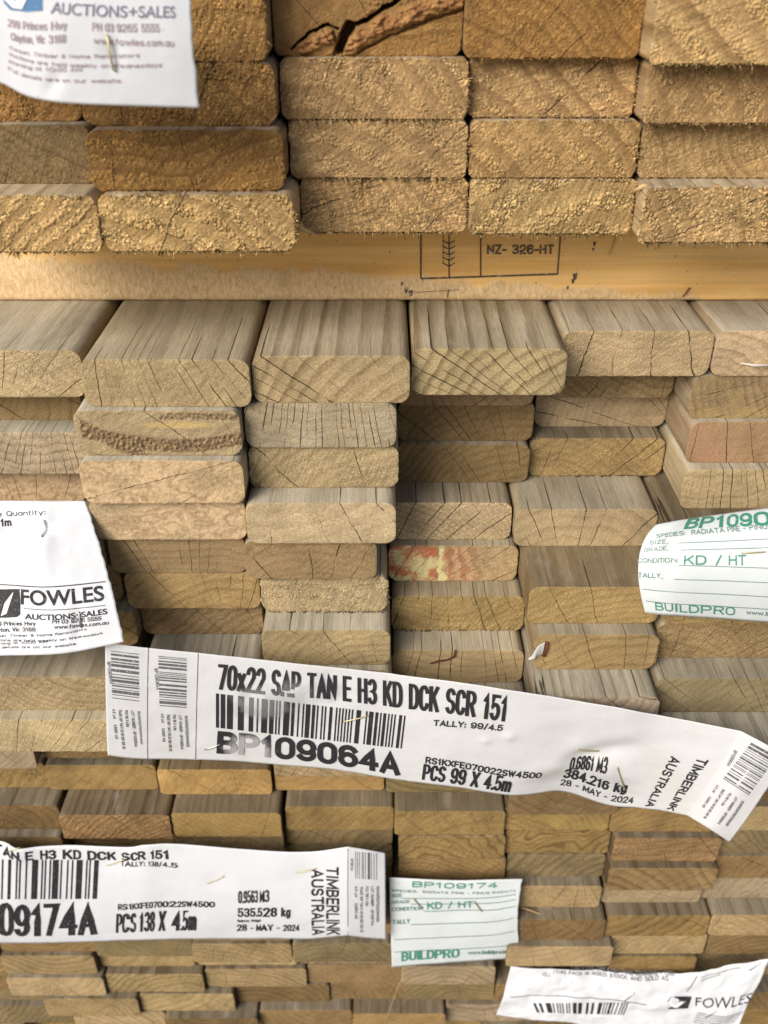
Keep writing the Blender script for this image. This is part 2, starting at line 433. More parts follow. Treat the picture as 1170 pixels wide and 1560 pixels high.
def settle(rowd):
    """Neighbours in one row must not run into each other."""
    ks = sorted(rowd, key=lambda k: rowd[k][0] + rowd[k][1])
    for a, b in zip(ks, ks[1:]):
        A, B = rowd[a], rowd[b]
        gp = 0.25 + ((A[2] * 7.3 + B[2] * 3.1) % 1.0) * 0.9
        if A[1] > B[0] - gp:
            m = (A[1] + B[0]) / 2
            A[1], B[0] = m - gp / 2, m + gp / 2

# ------------------------------------------------------------------ ground (far below the frame)
gm = NG('concrete_yard')
gob = gm.n('ShaderNodeTexCoord').outputs['Object']
gm.set(gm.b.inputs['Base Color'], gm.mix(gm.noise(gob, 3.0, 5.0), (0.12, 0.115, 0.105, 1), (0.20, 0.19, 0.175, 1)))
gm.b.inputs['Roughness'].default_value = 0.9
ground = link('ground', make_mesh('ground', [(-60, -60, 0), (60, -60, 0), (60, 60, 0), (-60, 60, 0)], [(0, 1, 2, 3)], [gm.m]))
ground['kind'] = 'structure'

# ------------------------------------------------------------------ lower packs
H0, PITCH, TH_B = 162.0, 22.6, 22.45
# special features -------------------------------------------------
def red_spray(X, Z, ph):
    u = X / 70 + 0.5 + 0.035 * fbm(X / 4, Z / 4, 5); v = Z / 22
    n = fbm(X / 9 + 3, Z / 7, 71, 2) * .8 + 0.35 * fbm(X / .9, Z / .9, 73, 2); n2 = fbm(X / 3, Z / 9, 72, 3)
    out = np.zeros(X.shape + (4,))
    red, yel, pk, pale = np.array((0.52, 0.145, 0.07)), np.array((0.70, 0.61, 0.30)), np.array((0.38, 0.17, 0.09)), np.array((0.53, 0.33, 0.18))
    c = np.where((u < 0.36)[..., None], red, pk)
    ym = sstep(-0.12, 0.22, n * 0.8 + 0.16 - 0.35 * (v - 0.05) - np.abs((u - 0.06 - (0.5 - v) * 0.13) / 0.13) * 0.28) * (u < 0.2)
    ym = np.maximum(ym, sstep(-0.1, 0.25, 0.26 + n * 0.9 - np.abs((u - 0.27 - v * -0.10) / 0.085) * 0.2))
    ym = np.maximum(ym, sstep(0, .1, .05 + n2 * .5 - np.abs((u - .40) / .05) * .15))
    c = c + (yel - c) * ym[..., None]
    band = sstep(-.6, .7, np.sin(u * 62 + v * 3 + n * 5)) * sstep(.36, .46, u) * (1 - ym)
    c = c + (pale - c) * band[..., None]
    out[..., :3] = c
    out[..., 3] = np.clip((1 - sstep(0.56, 0.76, u + 0.1 * n)) * 0.85 * (0.8 + 0.6 * n2) + 0.25 * (1 - sstep(0.9, 1.0, u)), 0, 1) * (1 - .6 * sstep(.38, .5, v) * (u > .2))
    return out
def blotch(col, a, seed, sc_=14):
    def f(X, Z, ph):
        out = np.zeros(X.shape + (4,)); out[..., :3] = col
        out[..., 3] = a * sstep(0.0, 0.35, fbm(X / sc_, Z / sc_, seed, 3) + 0.12)
        return out
    return f
def swirl(seed):
    def f(X, Z, ph):
        out = np.zeros(X.shape + (4,)); n = fbm(X / 16 + Z / 40, Z / 9, seed, 4)
        t = np.abs(np.sin(n * 9 + X / 26))
        out[..., :3] = np.array((0.33, 0.20, 0.105)) + (np.array((0.66, 0.47, 0.28)) - np.array((0.33, 0.20, 0.105))) * t[..., None]
        out[..., 3] = 0.6 * sstep(-0.5, 0.2, fbm(X / 20, Z / 12, seed + 3, 2))
        return out
    return f
def torn_mask(X, Z):
    b1 = np.abs(Z - (1.5 - 11.0 * np.cos((X - 9) / 24.0) * 0.55 + 0 * X) + 2) / 3.2         # long smile-shaped band
    b2 = np.abs((Z + 3.5) + (X + 22) * 0.62) / 3.6
    b3 = np.abs(Z - 8.2 + ((X - 12) / 30) ** 2) / 1.6
    m = np.maximum(np.maximum(1 - sstep(0.7, 1.3, b1) , (1 - sstep(0.6, 1.3, b2)) * (X < -6)), (1 - sstep(.6, 1.2, b3)) * (X > 2) * .8)
    return np.clip(m * (X > -34), 0, 1)
def torn_carve(X, Z):
    m = torn_mask(X, Z); wv, wi = worley(X / 1.2, Z / 1.5, 77)
    return m * (-0.9 + 1.5 * np.clip(0.7 - wv, 0, 1) * (0.5 + 1.2 * wi))
def torn_stain(X, Z, ph):
    m = torn_mask(X, Z); wv, wi = worley(X / 1.2, Z / 1.5, 77)
    out = np.zeros(X.shape + (4,)); out[..., :3] = np.array((0.12, 0.075, 0.04)) + (np.array((0.34, 0.23, 0.12)) - np.array((0.12, 0.075, 0.04))) * (wi[..., None] ** 2)
    out[..., 3] = m * 0.85
    y = (1 - sstep(.5, 1.1, np.hypot((X - 10) / 20, (Z - 4.2) / 2.0)))
    out[..., :3] = np.where((y > m)[..., None], np.array((0.55, 0.40, 0.15)), out[..., :3]); out[..., 3] = np.maximum(out[..., 3], y * .7)
    return out
def ragged(lo, hi):
    def f(X, Z):
        m = (1 - sstep(lo, hi, Z + 1.5 * fbm(X / 6, Z / 6, 31)))
        wv, wi = worley(X / 1.1, Z / 1.1, 78)
        return m * np.clip(0.75 - wv, 0, 1) * 1.6 * wi
    return f

P1 = {  # (row, column): (left, right, bottom) edge of the end in the photo, tone, words, options
    (0, 1): (None, 133, 605, 'pale', 'rough sawn', dict(crumb=.35, rough=.5, band=True, pith=(-10, -35), contrast=.35)),
    (1, 1): (None, 128, 640, 'brown', 'deep set', dict(ck=(9, .5, .3))),
    (2, 1): (None, 135, 722, 'grey', 'slanted check', dict(ck=(4.2, .75, .24), pith=(25, 60), grey=.85)),
    (3, 1): (None, 133, 765, 'pinkish', 'bare knot streaked', dict(stain=swirl(4), contrast=.3, amp=.3)),
    (4, 1): (None, 165, 868, 'brown', 'half hidden', {}),
    (5, 1): (None, 190, 915, 'brown', 'half hidden', {}),
    (6, 1): (None, 215, 983, 'golden', 'half hidden', {}),
    (7, 1): (None, 188, 1082, 'tan', 'fuzzy sawn', dict(crumb=.35, rough=.5, ck=(22, .5, .35), grey=.6)),
    (8, 1): (None, 190, 1145, 'pale', 'soft fuzzy', dict(crumb=.25, rough=.4, contrast=.3, grey=.7)),
    (0, 2): (132, 384, 620, 'tan', 'long cracked', dict(ck=(5, .8, .32), pith=(-28, 80), contrast=.25, amp=.12, rough=.25, grey=.45)),
    (1, 2): (122, 370, 694, 'tan', 'torn dark grained', dict(carve=torn_carve, stain=torn_stain, contrast=.3, crumb=.2, rough=.3, ck=(14, .4, .25), grey=1)),
    (2, 2): (130, 377, 767, 'pinkish', 'knot swirled', dict(stain=swirl(8), contrast=.25, amp=.35, ck=(16, .4, .25), grey=1)),
    (3, 2): (145, 377, 822, 'pinkish', 'knotty mottled', dict(stain=swirl(15), contrast=.25, amp=.35, ck=(18, .2, .25))),
    (4, 2): (172, 377, 873, 'brown', 'shaded fine check', dict(ck=(5, .6, .26), pith=(5, -60), contrast=.35)),
    (5, 2): (197, 400, 927, 'golden', 'curved ring', dict(ck=(7, .6, .25), pith=(18, -42), contrast=.45, ringw=5)),
    (6, 2): (218, 402, 966, 'brown', 'plain', dict(crumb=.2, rough=.3)),
    (7, 2): (222, 400, 1072, 'grey', 'grey faced', dict(grey=1)),
    (8, 2): (225, 402, 1122, 'grey', 'covered', {}),
    (0, 3): (388, 625, 614, 'tan', 'slanted ring', dict(pith=(62, -55), ringw=6.5, contrast=.9, warp=1.2, ck=(4.5, .75, .26), grey=.5)),
    (1, 3): (376, 610, 682, 'grey', 'upright cracked', dict(ck=(3.4, .92, .30), pith=(4, 120), contrast=.3, stain=blotch((.50, .36, .13), .08, 14, 6), grey=.8)),
    (2, 3): (380, 610, 743, 'tan', 'slant grained rough', dict(crumb=.35, rough=.45, band=True, pith=(40, -75), ringw=5, ck=(12, .3, .25), contrast=.45)),
    (3, 3): (378, 606, 828, 'pale', 'smooth clean', dict(pith=(-20, 70), contrast=.3, ringw=8, ck=(15, .75, .3), grey=.85)),
    (4, 3): (375, 578, 882, 'brown', 'worn', dict(ck=(13, .6, .35), contrast=.3, crumb=.15, rough=.2)),
    (5, 3): (398, 590, 932, 'tan', 'crumbly banded', dict(crumb=.8, rough=.6, band=True, pith=(-25, -60), ringw=7, contrast=.4, fuzz=20)),
    (6, 3): (402, 597, 1013, 'tan', 'grey topped', dict(pith=(30, -40), contrast=.4, ck=(12, .7, .3), grey=.8)),
    (7, 3): (402, 597, 1072, 'tan', 'mostly covered', {}),
    (8, 3): (405, 600, 1112, 'tan', 'covered', {}),
    (0, 4): (625, 860, 602, 'tan', 'crosshatched ring', dict(pith=(58, -48), ringw=6, contrast=.9, warp=1.5, ck=(4.2, .9, .28), grey=.5)),
    (1, 4): (None, 812, 618, 'reddish', 'deep set', {}),
    (2, 4): (None, 810, 672, 'dark brown', 'deep set shaded', dict(pith=(30, -50), contrast=.5)),  # dark tone carries the shade of the recess in its colour
    (3, 4): (None, 803, 735, 'dark brown', 'deep set fine grained', dict(pith=(40, -60), ck=(6, .5, .22))),  # recess shade painted into the end colour here too
    (4, 4): (None, 778, 822, 'pale', 'diagonal fibred', dict(pith=(-45, -60), ringw=3, contrast=.4, crumb=.35, rough=.5, ck=(10, .8, .3), grey=.6)),
    (5, 4): (592, 797, 885, 'tan', 'red and yellow sprayed', dict(stain=red_spray, contrast=.3, crumb=.25, rough=.3, grey=.6)),
    (6, 4): (594, 797, 960, 'golden', 'ragged edged', dict(carve=ragged(-9.5, -5), crumb=.15, rough=.3, ck=(9, .8, .35), pith=(-10, 70), contrast=.35, fuzz=8, grey=.6)),
    (7, 4): (598, 803, 1040, 'tan', 'many cracked', dict(ck=(6, .9, .36), pith=(0, 110), contrast=.3, grey=.6)),
    (8, 4): (606, 805, 1112, 'tan', 'mostly covered', dict(grey=.8)),
    (0, 5): (848, 1083, 573, 'pinkish', 'fuzzy split', dict(crumb=.3, rough=.4, ck=(17, .75, .42), pith=(2, 90), contrast=.35, grey=.6)),
    (1, 5): (None, 1022, 606, 'brown', 'deep set', dict(crumb=.3, rough=.4)),
    (2, 5): (None, 1015, 650, 'pinkish', 'deep set', dict(contrast=.3)),
    (3, 5): (803, 1009, 725, 'golden', 'grey topped', dict(pith=(-40, -60), contrast=.4, crumb=.3, rough=.4, fuzz=10)),
    (4, 5): (780, 998, 832, 'tan', 'wide arched ring', dict(pith=(-5, -45), ringw=6, contrast=.45, ck=(9, .7, .32), grey=.6)),
    (5, 5): (790, 1000, 950, 'golden', 'deep topped', dict(pith=(20, -70), contrast=.35, crumb=.2, rough=.3, ck=(15, .7, .35), grey=.5)),
    (6, 5): (808, 998, 1020, 'golden', 'round nosed', dict(r=6, pith=(25, -80), contrast=.45, ringw=6, grey=.6)),
    (7, 5): (800, 1000, 1113, 'grey', 'grey faced', dict(ck=(14, .7, .35), grey=.95)),
    (8, 5): (805, 1003, 1153, 'grey', 'covered', {}),
    (0, 6): (1075, None, 573, 'pinkish', 'pale topped', dict(ck=(10, .5, .3))),
    (1, 6): (1045, None, 637, 'brown', 'yellow streaked', dict(stain=blotch((.42, .30, .11), .35, 21, 20), contrast=.6)),
    (2, 6): (1038, None, 705, 'reddish', 'red stained', dict(stain=blotch((.36, .20, .125), .5, 25, 30), ck=(6, .9, .26), pith=(-30, 90), contrast=.2)),
    (3, 6): (1030, None, 775, 'pale', 'finely checked', dict(ck=(4.4, .95, .28), pith=(-25, 100), contrast=.4, grey=.6)),
    (4, 6): (1000, None, 852, 'olive', 'half hidden', dict(grey=.4)),
    (5, 6): (1005, None, 950, 'golden', 'half hidden', dict(crumb=.4, rough=.4)),
    (6, 6): (992, None, 1002, 'brown', 'coarse red grained', dict(crumb=.5, rough=.5, band=True, pith=(-30, -40), contrast=.4)),
    (7, 6): (985, None, 1085, 'olive', 'green tinged', dict(grey=.75, contrast=.35)),
    (8, 6): (1000, None, 1182, 'grey', 'grey faced', dict(grey=.9)),
}
P1X = {1: (-203, -133), 2: (-131, -61), 3: (-59, 9), 4: (11, 79), 5: (80, 150), 6: (152, 222)}
rows1 = {}
for (n, c), (xl, xr, yb, tone, words, opt) in P1.items():
    hb = H0 + PITCH * (n + 1)
    D = depth_for(yb, hb)
    a = x_for(xl, D, hb) if xl is not None else None
    b = x_for(xr, D, hb) if xr is not None else None
    if a is None: a = b - 70
    if b is None: b = a + 70
    rows1.setdefault(n, {})[c] = [a, b, D]
for n in rows1: settle(rows1[n])
FD = {(5, 5): 0.75, (6, 5): 0.45, (4, 5): 0.25, (4, 4): 0.5, (3, 5): 0.6, (4, 6): 0.9, (7, 5): 0.35, (8, 4): 0.4, (7, 6): 0.55, (8, 6): 0.5, (6, 4): 0.25, (7, 2): 0.35, (5, 4): 0.25, (2, 5): 0.5}   # how far the planed face of a board is darkened towards brown
cnum = {1: 'leftmost column', 2: 'second column from left', 3: 'third column from left', 4: 'fourth column from left', 5: 'fifth column from left', 6: 'rightmost column'}
for (n, c), (xl, xr, yb, tone, words, opt) in P1.items():
    a, b, D = rows1[n][c]
    o = dict(ck=(6, .6, .24)); o.update(opt)
    if 'rough' in o: o['rough'] *= 0.7
    if n != 5 or c != 3: o['crumb'] = o.get('crumb', 0) * 0.6
    o.setdefault('crumbsz', 0.75)
    o['facedark'] = FD.get((n, c), 0.08)
    ob = board(a, b, D, H0 + PITCH * (n + 1), TH_B, tone, 100 + n * 13 + c * 171, res=0.5 if n < 7 else 0.6, **o)
    pos = 'top' if n == 0 else ORD[n + 1] + ' down'
    tag(ob, f'{tone} {words} board, {pos} in {cnum[c]}, middle pack', 'timber board', 'decking boards of the middle pack')

# pack below the long tag ------------------------------------------
E2 = [-277, -206.6, -136, -65, 6, 77, 146, 216, 286]
P2 = {
    (13, 0): (None, 78, 1200), (13, 1): (75, 242, 1203), (13, 2): (245, 415, 1210), (13, 3): (420, 585, 1204), (13, 4): (588, 755, 1207),
    (14, 0): (None, 97, 1263), (14, 1): (98, 265, 1278), (14, 2): (265, 430, 1275), (14, 3): (437, 600, 1265), (14, 4): (600, 767, 1272),
    (14, 5): (767, 925, 1265), (14, 6): (927, 1090, 1267), (14, 7): (1090, None, 1265),
    (15, 4): (607, 768, 1308), (15, 5): (767, 925, 1300), (15, 6): (930, 1092, 1312), (15, 7): (1094, None, 1300),
    (16, 4): (607, 768, 1340), (16, 5): (770, 920, 1335), (16, 6): (920, 1085, 1356), (16, 7): (1084, None, 1338),
    (17, 5): (760, 912, 1382), (17, 6): (915, 1065, 1375), (17, 7): (1067, None, 1368),
    (18, 5): (765, 918, 1432), (18, 6): (920, 1077, 1426), (18, 7): (1074, None, 1425),
    (19, 5): (770, 930, 1472), (19, 6): (925, 1073, 1453), (19, 7): (1070, None, 1454), (20, 6): (925, 1060, 1486),
    (21, 0): (None, 152, 1484), (21, 1): (152, 298, 1472), (21, 2): (303, 453, 1470), (21, 3): (460, 600, 1468), (21, 4): (612, 760, 1500),
    (22, 0): (18, 165, 1517), (22, 1): (165, 313, 1511), (22, 2): (316, 470, 1503), (22, 3): (468, 612, 1497), (22, 4): (615, 760, 1523),
}
tones2 = ['brown', 'golden', 'tan', 'brown', 'olive', 'dark brown', 'olive', 'golden', 'pale', 'grey']
SPEC2 = {  # looks worth copying: tone, words, options
    (13, 1): ('golden', 'clean sawn', dict(contrast=.35)), (13, 2): ('honey', 'bright', dict(contrast=.35, crumb=.2, rough=.2)), (13, 3): ('honey', 'bright', dict(contrast=.3)),
    (13, 0): ('golden', 'crumbly', dict(crumb=.5, rough=.5)),
    (14, 1): ('reddish', 'slant banded', dict(crumb=.45, rough=.5, band=True, pith=(60, -60), ringw=3.5, contrast=.75)),
    (14, 2): ('golden', 'smooth', dict(contrast=.3)), (14, 3): ('golden', 'smooth', dict(contrast=.3)), (14, 4): ('golden', 'square cut', dict(contrast=.3)),
    (14, 5): ('golden', 'yellow streaked', dict(stain=blotch((.42, .31, .09), .35, 41, 30), pith=(-40, -50), contrast=.6)), (14, 6): ('golden', 'arched ring', dict(pith=(5, -35), contrast=.5)),
    (15, 4): ('golden', 'wavy banded', dict(pith=(-10, -26), ringw=5, contrast=.85, warp=6)), (15, 5): ('golden', 'dark wavy banded', dict(pith=(5, 24), ringw=4, contrast=.95, warp=7)),
    (15, 6): ('reddish', 'rough red', dict(crumb=.45, rough=.5, contrast=.5)), (15, 7): ('olive', 'grey green', dict(grey=.9)),
    (16, 5): ('olive', 'slant streaked', dict(pith=(50, -45), contrast=.75)), (16, 6): ('brown', 'steep ringed', dict(pith=(-45, -45), ringw=7, contrast=.8, warp=2)),
    (17, 5): ('pinkish', 'pink', dict(contrast=.3, crumb=.2, rough=.3)), (18, 6): ('golden', 'bold diagonal ringed', dict(pith=(-60, 60), ringw=7, contrast=.8, warp=2)),
    (18, 7): ('pinkish', 'stepped broken', dict(crumb=.3, rough=.3)), (19, 5): ('pale', 'clean square', dict(contrast=.25)), (19, 6): ('pale', 'soft grained', dict(contrast=.5, pith=(50, -50))),
    (21, 3): ('tan', 'bold arched ring', dict(pith=(14, -36), ringw=6, contrast=.9)), (22, 1): ('tan', 'arched ring', dict(pith=(25, -45), ringw=5, contrast=.8)),
    (21, 0): ('tan', 'long ringed', dict(contrast=.6)),
}
col2 = ['leftmost', 'second', 'third', 'fourth', 'fifth', 'sixth', 'seventh', 'eighth', 'ninth']
for n in range(9, 26):
    row = {}
    shift = {23: -47, 24: -30}.get(n, 0)
    hb = H0 + PITCH * (n + 1)
    rg = random.Random(900 + n)
    ks = range(-1 if n > 18 else 0, 8) if n not in (23, 24) else range(0, 9)
    for k in ks:
        if k == -1: a, b, D = -348, -277.5, 412
        elif k == 8: a, b, D = 286 + shift, 356 + shift, 410
        elif (n, k) in P2:
            xl, xr, yb = P2[(n, k)]
            D = depth_for(yb, hb)
            a = x_for(xl, D, hb) if xl is not None else None
            b = x_for(xr, D, hb) if xr is not None else None
            if a is None: a = b - 70
            if b is None: b = a + 70
        else:
            dd = rg.uniform(-9, 10)
            a, b, D = E2[k] + shift + 0.3, E2[k + 1] + shift - 0.4, (426 if n < 13 else 411) + dd
            if n in (9, 10, 11): D = 400 + dd
            if n == 12: D = 431 + dd * .3
        row[k] = [a, b, D]
    settle(row)
    for k in ks:
        a, b, D = row[k]
        rs = random.Random(n * 31 + k * 7)
        tone = rs.choice(tones2); words = rs.choice(('plain', 'streaked', 'planed', 'close grained', 'dusty'))
        o = dict(contrast=rs.uniform(.35, .75), crumb=rs.choice((0, 0, .15, .3)), rough=rs.choice((0, .2, .3)), ringw=rs.uniform(3.5, 6.5), ck=(12, rs.choice((.1, .3)), .22))
        o['ck'] = (9, rs.choice((.1, .3, .6)), .2)
        if (n, k) in SPEC2:
            tone, words, op = SPEC2[(n, k)]; o.update(op)
        ob = board(a, b, D, hb, TH_B, tone, 3000 + n * 17 + k * 211, res=0.65, r=2.8, facedark=rs.uniform(.75, 1.0), tmul=(.86, .82, .73), **o)  # facedark: weathered tops, plus shade under the overhang put into their colour
        kk = k if n in (23, 24) else k + (n > 18)
        if n >= 13: where = f'{ORD[n - 12]} row below the long tag, {col2[kk]} column'
        else: where = f'{ORD[n - 8]} row behind the long diagonal tag, {col2[kk]} column'
        tag(ob, f'{tone} {words} board in the {where}', 'timber board', 'decking boards of the bottom pack')

# ------------------------------------------------------------------ upper pack
U0, UP = 115.0, 22.5
def pl_dist(X, Z, pts):
    """Distance to a broken line given in photo pixels on the broken-knot board (and the share of the way along it)."""
    q = [((x - 561) / 4.0, -11 + (82 - y) / 4.1) for x, y in pts]
    wx, wz = X + 0.9 * fbm(X / 3, Z / 3, 64, 3), Z + 0.9 * fbm(X / 3 + 5, Z / 3, 65, 3)
    best = np.full(X.shape, 99.0)
    for (ax, az), (bx, bz) in zip(q, q[1:]):
        t = np.clip(((wx - ax) * (bx - ax) + (wz - az) * (bz - az)) / ((bx - ax) ** 2 + (bz - az) ** 2), 0, 1)
        best = np.minimum(best, np.hypot(wx - ax - t * (bx - ax), wz - az - t * (bz - az)))
    return best
def knot_fields(X, Z):
    hole = np.maximum(1 - sstep(1.0, 2.2, pl_dist(X, Z, [(516, 74), (524, 56), (534, 40)])), (1 - sstep(.2, .9, pl_dist(X, Z, [(534, 40), (560, 30), (590, 14), (622, -6)]))))
    hole = np.maximum(hole, 1 - sstep(.1, .5, pl_dist(X, Z, [(440, 74), (470, 50), (500, 38), (516, 44)])))
    finger = np.maximum(1 - sstep(1.6, 4.2, pl_dist(X, Z, [(534, 68), (568, 44), (620, 25), (700, 2)])), 1 - sstep(1.2, 3.2, pl_dist(X, Z, [(462, 70), (500, 54)])))
    seam = np.maximum(1 - sstep(.2, .8, pl_dist(X, Z, [(545, 79), (580, 60), (640, 37), (704, 17)])), 1 - sstep(.3, .9, pl_dist(X, Z, [(508, 80), (512, 66), (508, 50)])))
    return hole, finger, seam
def void_carve(X, Z):
    h, f, m = knot_fields(X, Z)
    wv, wi = worley(X / 1.3, Z / 1.3, 79)
    up = sstep(-2, 3, Z - 0.42 * X)
    return -10 * h + (1.9 + 2.2 * fbm(X / 2.0, Z / 1.2, 69, 3)) * f * (1 - h) - 1.6 * m + 0.5 * fbm(X / 5, Z / 9, 68, 3) + up * sstep(-4, 3, X) * (1 - f) * np.clip(.75 - wv, 0, 1) * wi * 1.8
def void_stain(X, Z, ph):
    h, f, m = knot_fields(X, Z)
    out = np.zeros(X.shape + (4,))
    t = np.clip(0.5 + fbm(X / 3, Z / 7, 63, 4), 0, 1)[..., None]
    c = np.array((0.17, 0.095, 0.035)) + (np.array((0.27, 0.155, 0.055)) - np.array((0.17, 0.095, 0.035))) * t
    fc = np.array((0.20, 0.085, 0.03)) + (np.array((0.42, 0.225, 0.085)) - np.array((0.20, 0.085, 0.03))) * t
    up = sstep(-4, 2, Z - 0.42 * X)
    a = 0.75 * up
    c = c + (fc - c) * sstep(.2, .6, f)[..., None]; a = np.maximum(a, f * .9)
    dk = np.maximum(h, m * .8)[..., None]
    c = c + (np.array((0.07, 0.032, 0.016)) - c) * dk; a = np.maximum(a, dk[..., 0] * .95)
    out[..., :3] = c; out[..., 3] = a
    return out
PU = {  # (row up, column): left, right, bottom in the photo, tone, words, options
    (0, 0): (None, 158, 385, 'honey', 'splintered', dict(contrast=.8, crumb=1.1, rough=.7, band=True, ringw=5, pith=(70, -60), fuzz=40, amp=.3)),
    (0, 1): (160, 455, 384, 'honey', 'heavily splintered', dict(contrast=.8, crumb=1.2, rough=.8, band=True, ringw=9, pith=(-60, -90), fuzz=55, amp=.3)),
    (0, 2): (458, 710, 355, 'golden brown', 'crumbly plain', dict(crumb=.8, rough=.7, fuzz=40, contrast=.60)),
    (0, 3): (713, 965, 357, 'honey', 'crusty', dict(crumb=1.1, rough=.85, fuzz=60, band=True, ringw=14, pith=(20, -45), contrast=.70, carve=ragged(-9, -4))),
    (0, 4): (965, None, 370, 'honey', 'coarse granular', dict(crumb=1.2, rough=.85, fuzz=70, band=True, ringw=7, pith=(-90, -40), contrast=.75)),
    (1, 0): (None, 148, 280, 'dark brown', 'smooth', dict(crumb=.25, rough=.3, contrast=.65)),
    (1, 1): (142, 438, 291, 'amber', 'furrowed', dict(crumb=.6, rough=.6, band=True, ringw=6, pith=(-20, 120), contrast=.75, fuzz=20)),
    (1, 2): (440, 710, 272, 'golden brown', 'fine granular', dict(crumb=.6, rough=.6, fuzz=35, contrast=.65, band=True, ringw=10, pith=(-30, -60))),
    (1, 3): (713, 968, 272, 'golden brown', 'streaked', dict(crumb=.7, rough=.6, fuzz=45, band=True, ringw=9, pith=(-60, -60), contrast=.80)),
    (1, 4): (968, None, 272, 'golden brown', 'even sanded', dict(crumb=.35, rough=.5, contrast=.60, fuzz=15)),
    (2, 0): (None, 128, 185, 'amber', 'mossy rough', dict(crumb=.6, rough=.6, contrast=.65)),
    (2, 1): (130, 422, 192, 'amber', 'cracked rough', dict(crumb=.6, rough=.6, pith=(-30, -70), ringw=6, contrast=.75, ck=(16, .5, .4))),
    (2, 2): (430, 712, 183, 'golden brown', 'grey streaked', dict(crumb=.65, rough=.6, band=True, ringw=9, pith=(-40, -50), contrast=.75, fuzz=35, ck=(13, .5, .3))),
    (2, 3): (712, 968, 180, 'golden brown', 'diagonal streaked', dict(crumb=.7, rough=.6, band=True, ringw=8, pith=(-70, -75), contrast=.85, fuzz=30)),
    (2, 4): (970, None, 189, 'golden brown', 'steep banded', dict(crumb=.7, rough=.6, band=True, ringw=12, pith=(-85, -45), contrast=.85, fuzz=40)),
    (3, 0): (None, 118, 95, 'amber', 'covered', dict(crumb=.5, rough=.5)),
    (3, 1): (120, 410, 84, 'amber', 'mossy crumbled', dict(crumb=.8, rough=.7, contrast=.65, fuzz=15)),
    (3, 2): (418, 704, 82, 'amber', 'hollow broken knot', dict(crumb=.25, rough=.3, carve=void_carve, stain=void_stain, contrast=.65)),
    (3, 3): (705, 980, 85, 'amber', 'planed dull', dict(crumb=.3, rough=.4, contrast=.70, pith=(-50, -60), fuzz=15)),
    (3, 4): (980, None, 97, 'honey', 'bold banded', dict(crumb=.8, rough=.6, band=True, ringw=13, pith=(-75, -80), contrast=.85, fuzz=25)),
}
rowsU = {}
for (m, c), (xl, xr, yb, tone, words, opt) in PU.items():
    hb = U0 - UP * m
    D = depth_for(yb, hb)
    if m == 3: D = {0: 392, 1: 392, 2: 410, 3: 402, 4: 385}[c]
    a = x_for(xl, D, hb) if xl is not None else None
    b = x_for(xr, D, hb) if xr is not None else None
    if a is None: a = b - 72
    if b is None: b = a + 72
    rowsU.setdefault(m, {})[c] = [a, b, D]
for m in (4, 5):
    rowsU[m] = {c: [v[0], v[1], v[2]] for c, v in rowsU[3].items()}
for m in rowsU: settle(rowsU[m])
uname = ['first', 'second', 'third', 'fourth', 'fifth']
for m in rowsU:
    for c, (a, b, D) in rowsU[m].items():
        if m == 5: continue
        xl, xr, yb, tone, words, opt = PU.get((m, c), (0, 0, 0, 'amber', 'cut off', dict(crumb=.4, rough=.5)))
        o = dict(ck=(15, .3, .3), amp=.25); o.update(opt)
        ob = board(a, b, D + (m == 4) * 3, U0 - UP * m, 22.4, tone, 7000 + m * 19 + c * 133, res=0.34, r=4.5 if c < 2 else 3.2, **o)
        lv = 'lowest' if m == 0 else ORD[m + 1] + ' from bottom'
        tag(ob, f'{tone} {words} board, {lv} in {uname[c]} stack from left, upper pack', 'timber board', 'rough boards of the upper pack')

